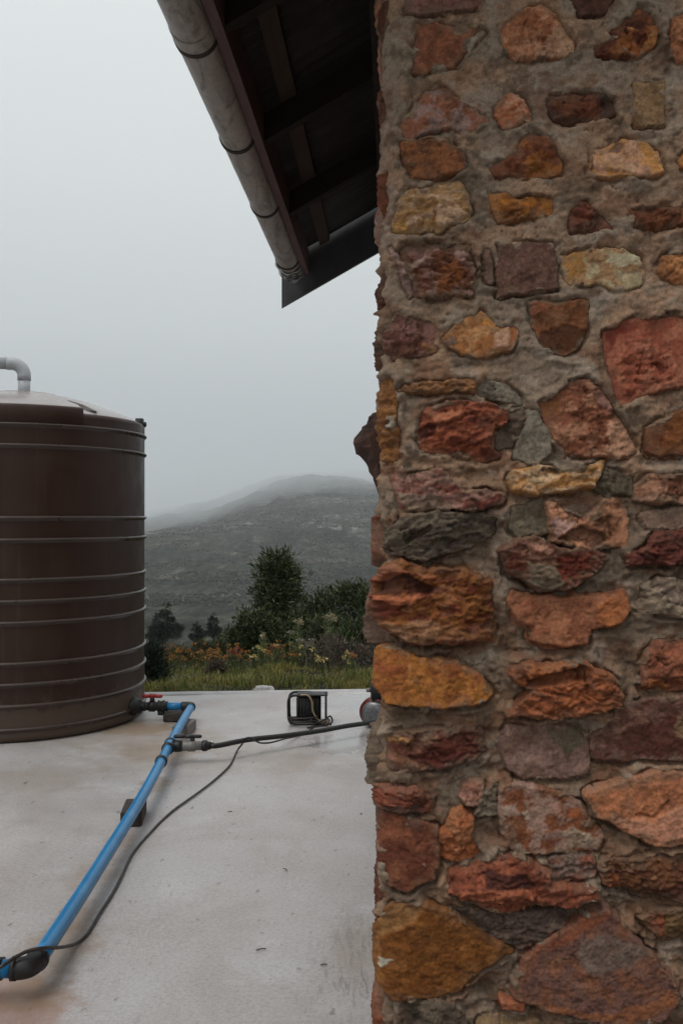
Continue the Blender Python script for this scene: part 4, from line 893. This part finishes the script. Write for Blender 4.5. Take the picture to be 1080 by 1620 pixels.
# ================================================================ VEGETATION
def leaves(blobs, n, L, Wd, cols, seed, up=.5, out_=.6, shell=2.4, droop=0.0):
    """n leaf blades spread through ellipsoid clumps -> (V, F, C)"""
    r = np.random.default_rng(seed); b = np.array(blobs, float)          # x,y,z,rx,ry,rz
    w = (b[:, 3]*b[:, 4]*b[:, 5])**.75; k = r.choice(len(b), n, p=w/w.sum())
    d = r.normal(size=(n, 3)); d /= np.linalg.norm(d, axis=1, keepdims=True)
    rad = r.uniform(0, 1, n)**(1/shell)*(1+.22*np.clip(r.normal(size=n), -1, 2))
    c = b[k, :3]+d*b[k, 3:]*rad[:, None]
    dr = d*out_+np.array([0, 0, up])+r.normal(size=(n, 3))*.55; dr /= np.linalg.norm(dr, axis=1, keepdims=True)
    sd = np.cross(dr, r.normal(size=(n, 3))); sd /= np.linalg.norm(sd, axis=1, keepdims=True); nm = np.cross(sd, dr)
    l = L*r.uniform(.6, 1.3, n)[:, None]; w_ = Wd*r.uniform(.7, 1.2, n)[:, None]
    V = np.stack([c, c+dr*l*.45+sd*w_+nm*l*.08, c+dr*l-np.array([0, 0, 1.])*l*droop, c+dr*l*.45-sd*w_+nm*l*.08], 1).reshape(-1, 3)
    i = np.arange(n)[:, None]*4
    Fq = np.concatenate([i+np.array([[0, 1, 2]]), i+np.array([[0, 2, 3]])], 0)
    cc = np.array(cols, float)[r.integers(len(cols), size=n)]*r.uniform(.6, 1.4, (n, 1))
    return V, Fq, np.repeat(cc, 4, 0)
def stems(base, tips, r0, r1, seed):
    r = np.random.default_rng(seed); mb = MB()
    for t in tips:
        m = (np.array(base)+np.array(t))/2+r.normal(size=3)*.06*np.linalg.norm(np.array(t)-base)
        V, Fc = tube(catmull([base, m, t], 5), np.linspace(r0, r1, 11), 6); mb.add(V, Fc)
    return mb
G1 = [(.024, .040, .012), (.040, .060, .018), (.062, .084, .026), (.015, .026, .010), (.13, .15, .075)]
G2 = [(.022, .036, .020), (.030, .046, .026), (.018, .028, .016)]
def gz(x, y): return float(ground_z(x, y))
def bush(name, label, cat, px, d, blobs_px, n, L, Wd, cols, seed, group=None, up=.5, trunk=.02, shell=2.4, droop=0.0):
    """blobs_px: (px, py, half width px, half height px); distances in metres come from d"""
    bx = (px-CX)/F*d; base = np.array([bx, d, gz(bx, d)-.03]); k = d/F
    t = thing(name, label, cat, tuple(base), group)
    bl = []; r = np.random.default_rng(seed)
    for x, y, hw, hh in blobs_px:
        dd = d+r.uniform(-.3, .3)*hw*k; p = P(x, y, d=dd); bl.append((*p, hw*k, hw*k*.9, hh*k))
    V, Fq, C = leaves(bl, n, L, Wd, cols, seed, up, .6, shell, droop)
    obj('crown', V, Fq, M_LEAF, t, False, C)
    stems(base, [np.array(q[:3]) for q in bl], trunk, trunk*.3, seed).build('trunk', M_BARK, t)
    return t
bush('columnar_tree', 'tall narrow dark green tree rising above the bushes behind the slab', 'tree', 440, 13.4,
     [(440,886,26,17),(437,900,33,24),(444,920,36,28),(432,938,32,28),(450,955,32,26),(436,975,30,26),(444,1000,34,24),(420,962,14,16),(462,915,14,20),(412,930,8,14),(470,945,8,14)], 5200, .105, .012, G1, 11, up=.3, trunk=.035, shell=2.2)
bush('leafy_bush', 'broad leafy dark bush at the foot of the narrow tree', 'bush', 412, 12.6,
     [(400,985,26,22),(425,1000,34,26),(390,1010,28,24),(372,1012,18,18),(410,1030,36,24),(440,1030,30,26),(384,985,10,14)], 5000, .08, .013, G1, 12, up=.45)
bush('leafy_bush', 'tall dark bush beside the stone corner, behind the flower heads', 'bush', 545, 13.8,
     [(496,962,26,22),(525,950,30,24),(555,945,30,26),(582,955,30,32),(508,985,34,26),(520,990,34,30),(560,1000,36,34),(595,990,34,36),(485,990,20,22),(600,950,24,26),(540,935,10,12),(566,930,10,10)], 7000, .085, .012, G1, 13, up=.6, shell=2.0)
bush('leafy_bush', 'mid green bush between the narrow tree and the flower heads', 'bush', 478, 12.9,
     [(470,985,20,22),(490,1005,26,26),(460,1010,22,26),(480,1035,34,24)], 3400, .075, .012, G1, 14, up=.5)
PUR = [(.15, .10, .095), (.12, .085, .07), (.10, .10, .055), (.21, .17, .13), (.05, .045, .035)]
bush('leafy_bush', 'bushy green shrub spreading low in front of the tall dark bush', 'bush', 528, 11.6,
     [(505,1000,20,20),(530,995,22,22),(556,1008,26,26),(585,1010,24,30),(520,1022,26,20),(600,1020,20,24)], 4200, .07, .010, [(.045, .06, .022), (.06, .075, .03), (.035, .045, .018), (.09, .095, .045)], 23, up=.7, shell=1.8)
bush('leafy_bush', 'grey green feathery shrub between the pines and the leafy bushes', 'bush', 372, 15.5,
     [(362,1012,20,16),(385,1020,22,18),(345,1022,18,14),(400,1030,26,18)], 2200, .07, .007, [(.05, .06, .035), (.07, .075, .045), (.035, .045, .025)], 24, up=.8, shell=1.7)
bush('dry_shrub', 'twiggy purple brown shrub in front of the dark bushes', 'shrub', 545, 10.6,
     [(500,1030,26,20),(530,1022,26,24),(560,1035,28,24),(585,1040,22,26),(515,1052,34,16),(555,1060,36,14)], 3400, .05, .006, PUR, 15, up=.8, trunk=.008, shell=1.6)
bush('dry_shrub', 'small dead brown shrub among the orange flowers', 'shrub', 343, 9.9,
     [(343,1056,14,12),(336,1064,12,10),(352,1064,12,9)], 900, .05, .005, [(.11, .075, .055), (.085, .06, .05), (.06, .05, .035)], 16, up=.8, trunk=.006, shell=1.5)
bush('low_shrub', 'dark low shrub growing against the brown tank', 'shrub', 246, 9.3,
     [(246,1035,18,22),(236,1055,18,26),(256,1062,14,22),(222,1040,22,30),(246,1078,24,16)], 3000, .06, .006, G2, 17, up=.9, shell=2.0)
bush('low_shrub', 'olive green heath shrub behind the orange flowers', 'shrub', 318, 14.5,
     [(300,1040,26,14),(330,1035,26,18),(355,1030,22,20),(280,1036,22,14),(318,1022,14,10)], 3200, .07, .009, [(.05, .06, .022), (.07, .07, .03), (.04, .05, .022), (.085, .07, .035)], 18, up=.8, shell=1.8)
bush('low_shrub', 'fresh green shrub with upright leaves beside the dry twigs', 'shrub', 540, 11.4,
     [(540,1012,14,18),(552,1018,12,16),(530,1022,10,12)], 500, .10, .010, [(.07, .11, .04), (.055, .085, .03)], 19, up=1.0)
# far dark pines
def pine(px, ytop, ybase, hw, d, seed, label):
    k = d/F; bx = (px-CX)/F*d; zb = CAMZ+(HY-ybase)*k; zb = min(zb, gz(bx, d)+.2) if False else gz(bx, d)
    t = thing('pine_tree', label, 'tree', (bx, d, zb), 'dark pines down in the valley')
    bl = []; r = np.random.default_rng(seed)
    for i in range(26):
        f = r.uniform(0, 1)**.8; y = ytop+(ybase-ytop)*(.06+.86*f); w = hw*(.16+.84*min(1, f*1.35))
        x = px+r.uniform(-.75, .75)*w; p = P(x, y, d=d+r.uniform(-.6, .6)*w*k); q = w*r.uniform(.22, .40)*k; bl.append((*p, q, q, q*.75))
    V, Fq, C = leaves(bl, 6000 if hw > 20 else 2600, .42*k/.083, .055*k/.083, [(.008, .014, .008), (.012, .019, .011), (.018, .026, .015)], seed, .5, .7, 1.9)
    obj('crown', V, Fq, M_LEAF, t, False, C)
    V, Fc = tube([(bx, d, zb-.1), (bx, d, (zb+CAMZ+(HY-ytop)*k)/2), (bx, d, CAMZ+(HY-ytop)*k-.2)], [.22*k/.083, .15*k/.083, .03], 8); obj('trunk', V, Fc, M_BARK, t)
pine(262, 948, 1016, 29, 74, 31, 'biggest dark pine, rounded crown, just right of the brown tank')
pine(311, 982, 1014, 12, 80, 32, 'smallest dark pine, between the other two')
pine(338, 968, 1012, 15, 77, 33, 'slim dark pine with a pointed top, nearest the leafy bushes')
# pale flower heads on tall stalks
def stalk(px, ytop, ybase, d, hw, heads, cols, label, seed, leafy=True):
    k = d/F; r = np.random.default_rng(seed); bx = (px-CX)/F*d; base = np.array([bx, d, gz(bx, d)-.02])
    t = thing('flowering_stalk', label, 'flower', tuple(base), 'tall flower stalks in the shrubs')
    tips = [P(px+r.uniform(-1, 1)*hw, ytop+r.uniform(0, 1)*8, d=d+r.uniform(-.05, .05)) for _ in range(heads)]
    fork = P(px, ytop+18, d=d); mb = MB(); V, Fc = tube(catmull([base, (base+fork)/2+[.02, 0, 0], fork], 5), .008, 6); mb.add(V, Fc)
    for q in tips: V, Fc = tube(catmull([fork, (fork+q)/2+r.normal(size=3)*.008, q], 4), .004, 5); mb.add(V, Fc)
    mb.build('stem', M_LEAFSTEM, t)
    V, Fq, C = leaves([(*q, .035, .035, .02) for q in tips], heads*26, .026, .008, cols, seed, .8, .9, 2.0); obj('flower_head', V, Fq, M_PETAL, t, False, C)
    if leafy:
        V, Fq, C = leaves([(*(base+(fork-base)*f), .05, .05, .06) for f in np.linspace(.35, 1, 7)], 130, .07, .007, [(.13, .16, .07), (.17, .18, .08)], seed+1, .8, .9, 2.0); obj('foliage', V, Fq, M_LEAF, t, False, C)
M_LEAFSTEM = simple('green_stem', (.12, .14, .06), .7, .2, 30, .1)
CR = [(.33, .29, .17), (.38, .33, .22), (.26, .23, .13)]; WH = [(.26, .25, .21), (.19, .18, .14)]
stalk(519, 973, 1040, 10.9, 11, 7, CR, 'tall cream flower stalk with forked heads nearest the stone wall', 41)
stalk(471, 980, 1050, 11.3, 8, 6, CR, 'cream flower cluster right of the narrow tree', 42)
stalk(415, 1005, 1060, 10.4, 4, 3, CR, 'slim yellowish flower spike in front of the leafy bush', 43)
stalk(482, 1012, 1060, 10.3, 12, 5, WH, 'low spread of small white flowers above the twiggy shrub', 44, False)
stalk(458, 997, 1050, 11.6, 5, 3, WH, 'small white flowers below the cream cluster', 45, False)
stalk(369, 1026, 1068, 10.6, 8, 5, [(.26, .07, .05), (.30, .10, .06)], 'red flowers standing above the orange patch', 46)
stalk(437, 1016, 1060, 11.0, 7, 3, [(.35, .08, .07), (.3, .10, .08)], 'dull red flowers within the leafy bush', 47)
stalk(556, 1034, 1075, 10.0, 7, 5, [(.30, .14, .06), (.30, .18, .08)], 'orange flower heads beside the stone corner', 48)
# orange and yellow flower carpet
def carpet(name, label, cat, n, xr, dr, cols, hgt, seed, petal=.03):
    r = np.random.default_rng(seed); VV, FF, CC, m = [], [], [], 0
    px = r.uniform(*xr, n); d = r.uniform(*dr, n)
    keep = fbm(px/22, d/.6, 3, seed) > -.12; px, d = px[keep], d[keep]
    for x_, d_ in zip(px, d):
        x = (x_-CX)/F*d_; z = gz(x, d_); h = hgt*r.uniform(.6, 1.25); tip = np.array([x+r.normal()*.03, d_+r.normal()*.03, z+h])
        V, Fc = tube([(x, d_, z), (x*.5+tip[0]*.5+.01, d_, z+h*.55), tip], .0035, 4, False); VV.append(V); FF += [[int(i)+m for i in f] for f in Fc]; CC.append(np.tile((.07, .08, .03), (len(V), 1))); m += len(V)
        V, Fq, C = leaves([(*tip, .022, .022, .014)], 14, petal, .008, cols, int(r.integers(1e6)), .6, 1.0, 2.0); VV.append(V); FF += [[int(i)+m for i in f] for f in Fq]; CC.append(C); m += len(V)
        V, Fq, C = leaves([(x, d_, z+h*.45, .05, .05, h*.4)], 10, .06, .006, [(.06, .08, .025), (.09, .09, .03)], int(r.integers(1e6)), .8, .6, 2.0); VV.append(V); FF += [[int(i)+m for i in f] for f in Fq]; CC.append(C); m += len(V)
    o = obj(name, np.concatenate(VV), FF, M_PETAL, None, False, np.concatenate(CC)); tag(o, label, cat, None, 'stuff')
carpet('orange_flowers', 'drift of small orange flowers in the grass behind the slab', 'flowers', 230, (255, 470), (10.2, 13.0), [(.40, .14, .035), (.30, .10, .03), (.38, .18, .05), (.20, .11, .045), (.10, .10, .035)], .28, 51)
carpet('yellow_flowers', 'scattered pale yellow flowers at the edge of the grass', 'flowers', 30, (400, 590), (9.4, 11), [(.45, .36, .12), (.5, .42, .2)], .22, 52)
# grass
def grass():
    r = np.random.default_rng(61); n = 34000
    d = 7.75+6.5*r.uniform(0, 1, n)**1.5; az = r.uniform(-.30, .12, n); x = d*np.sin(az); y = np.maximum(d*np.cos(az), slab_edge_y(x)+.03+r.uniform(0, .25, n))
    tuft = sst(-.3, .4, fbm(x/.5, y/.5, 3, 62)); z = ground_z(x, y)-.02
    h = (.04+.085*tuft)*r.uniform(.5, 1.3, n); an = r.uniform(0, 2*PI, n); ln = h*r.uniform(.1, .8, n)
    w = r.uniform(.003, .006, n)*(.8+d*.03); sx, sy = -np.sin(an)*w, np.cos(an)*w; dx, dy = np.cos(an)*ln, np.sin(an)*ln
    b = np.stack([x, y, z], -1); s_ = np.stack([sx, sy, 0*sx], -1)
    m = b+np.stack([dx*.35, dy*.35, h*.6], -1); t = b+np.stack([dx, dy, h*(1-.25*(ln/h))], -1)
    V = np.stack([b-s_, b+s_, m+s_*.7, m-s_*.7, t], 1).reshape(-1, 3); i = np.arange(n)[:, None]*5
    Fq = np.concatenate([i+np.array([[0, 1, 2]]), i+np.array([[0, 2, 3]]), i+np.array([[3, 2, 4]])], 0)
    g0, g1, g2 = np.array([.12, .135, .030]), np.array([.20, .185, .045]), np.array([.24, .19, .085])
    t1 = sst(-.3, .4, fbm(x/.8, y/.8, 3, 63))[:, None]; c = g0*(1-t1)+g1*t1; dry = (r.uniform(0, 1, n) < .16)[:, None]; c = np.where(dry, g2, c)*r.uniform(.55, 1.4, (n, 1))
    o = obj('grass', V, Fq, M_GRASS, None, False, np.repeat(c, 5, 0)); tag(o, 'rough yellow green grass along the far edge of the slab', 'grass', None, 'stuff')
grass()
def scrub():
    r = np.random.default_rng(91); n = 60000
    d = np.exp(r.uniform(math.log(95), math.log(1500), n)); az = r.uniform(-.27, .07, n); x, y = d*np.sin(az), d*np.cos(az); z = ground_z(x, y)
    k = fbm(x/60, y/110, 3, 92) > -.15; x, y, z, d = x[k], y[k], z[k], d[k]; n = len(x)
    s_ = (.22+.62*r.uniform(0, 1, n)**3)*np.interp(d, [95, 400, 1500], [.55, 1.0, 1.9]); h = s_*r.uniform(.6, 1.2, n)
    a = r.uniform(0, 2*PI, n); pts = [np.stack([x+s_*np.cos(a+q*PI/2)*f, y+s_*np.sin(a+q*PI/2)*f, z+h*.35*f], -1) for q, f in zip(range(4), (1, .8, 1.1, .7))]
    V = np.stack([np.stack([x, y, z-.3], -1)]+pts+[np.stack([x+s_*.2, y, z+h], -1)], 1).reshape(-1, 3); i = np.arange(n)[:, None]*6
    Fq = np.concatenate([i+np.array([[5, 1+q, 1+(q+1) % 4]]) for q in range(4)]+[i+np.array([[0, 1+(q+1) % 4, 1+q]]) for q in range(4)], 0)
    c = np.array([(.015, .019, .012), (.024, .027, .018), (.036, .034, .026), (.052, .045, .036), (.009, .013, .010)])[r.integers(5, size=n)]*r.uniform(.6, 1.5, (n, 1))
    pale = (r.uniform(0, 1, n) < .018)[:, None]; c = np.where(pale, np.array([.17, .16, .145]), c)
    o = obj('scrub', V, Fq, M_LEAF, None, False, np.repeat(c, 6, 0)); tag(o, 'low dark scrub and pale boulders dotted over the misty hillside', 'scrub', None, 'stuff')
scrub()
# pale flat rock in the grass
c0 = P(417, 1087, d=8.0); V, Fc = [], []
for i, (r0, zz_) in enumerate(((.085, -.06), (.09, -.02), (.07, .005), (.03, .012))):
    for j in range(14):
        an = 2*PI*j/14; rr = r0*(1+.18*math.sin(j*2.1+i*.4)+.1*math.sin(j*5)); V.append((c0[0]+rr*math.cos(an), c0[1]+.6*rr*math.sin(an), c0[2]+zz_+.006*math.sin(j*3+i)))
Fc = [[i*14+j, i*14+(j+1) % 14, i*14+14+(j+1) % 14, i*14+14+j] for i in range(3) for j in range(14)]+[[42+j for j in range(14)]]
o = obj('rock', V, Fc, M_CONC2, None, False); tag(o, 'pale flat rock lying in the grass at the slab edge', 'rock')
# twigs and dry leaves on the slab
def twig(px, py, ln, an, label, r=.0035):
    ln *= .7; r *= .6
    p = P(px, py, .006); d = np.array([math.cos(an), math.sin(an), 0])*ln; V, Fc = tube(catmull([p-d/2, p+[.002, .003, .002], p+d/2], 4), [r*.7, r, r, r, r, r, r, r, r*.4], 6)
    V[:, 2] = .004+(V[:, 2]-V[:, 2].min())*.6; o = obj('twig', V, Fc, M_CHAR, None); tag(o, label, 'twig', 'bits of twig on the slab')
twig(451, 1374, .04, -.9, 'short dark twig lying mid slab, farthest from the wall foot', .004)
twig(413, 1500, .05, .3, 'curled twig on the pale slab nearest the bottom edge', .0045)
twig(571, 1286, .03, 1.1, 'tiny dark twig beside the wall foot')
twig(512, 1524, .035, .2, 'thin twig near the scuffed strip by the wall')
twig(364, 1283, .03, .4, 'tiny twig on the slab right of the cord')

# ================================================================ HAZE
zlo, zhi = float(Z.min())-1.0, float(Z.max())+3.0
V, Fc = [], [[0, 3, 2, 1], [4, 5, 6, 7], [0, 1, 5, 4], [1, 2, 6, 5], [2, 3, 7, 6], [3, 0, 4, 7]]
for z in (zlo, zhi):
    for x, y in ((-16520, -16520), (16520, -16520), (16520, 16520), (-16520, 16520)): V.append((x, y, z))
hm = bpy.data.materials.new('haze_air'); hm.use_nodes = True; t = hm.node_tree; t.nodes.clear()
ho = t.nodes.new('ShaderNodeOutputMaterial'); hv = t.nodes.new('ShaderNodeVolumePrincipled')
hv.inputs['Color'].default_value = (.885, .928, .97, 1); hv.inputs['Density'].default_value = .00025; hv.inputs['Anisotropy'].default_value = .0
t.links.new(hv.outputs[0], ho.inputs['Volume'])
hz = obj('haze', V, Fc, hm, None, False); tag(hz, 'grey mist hanging over the valley and hiding the hill top', 'mist', None, 'stuff')
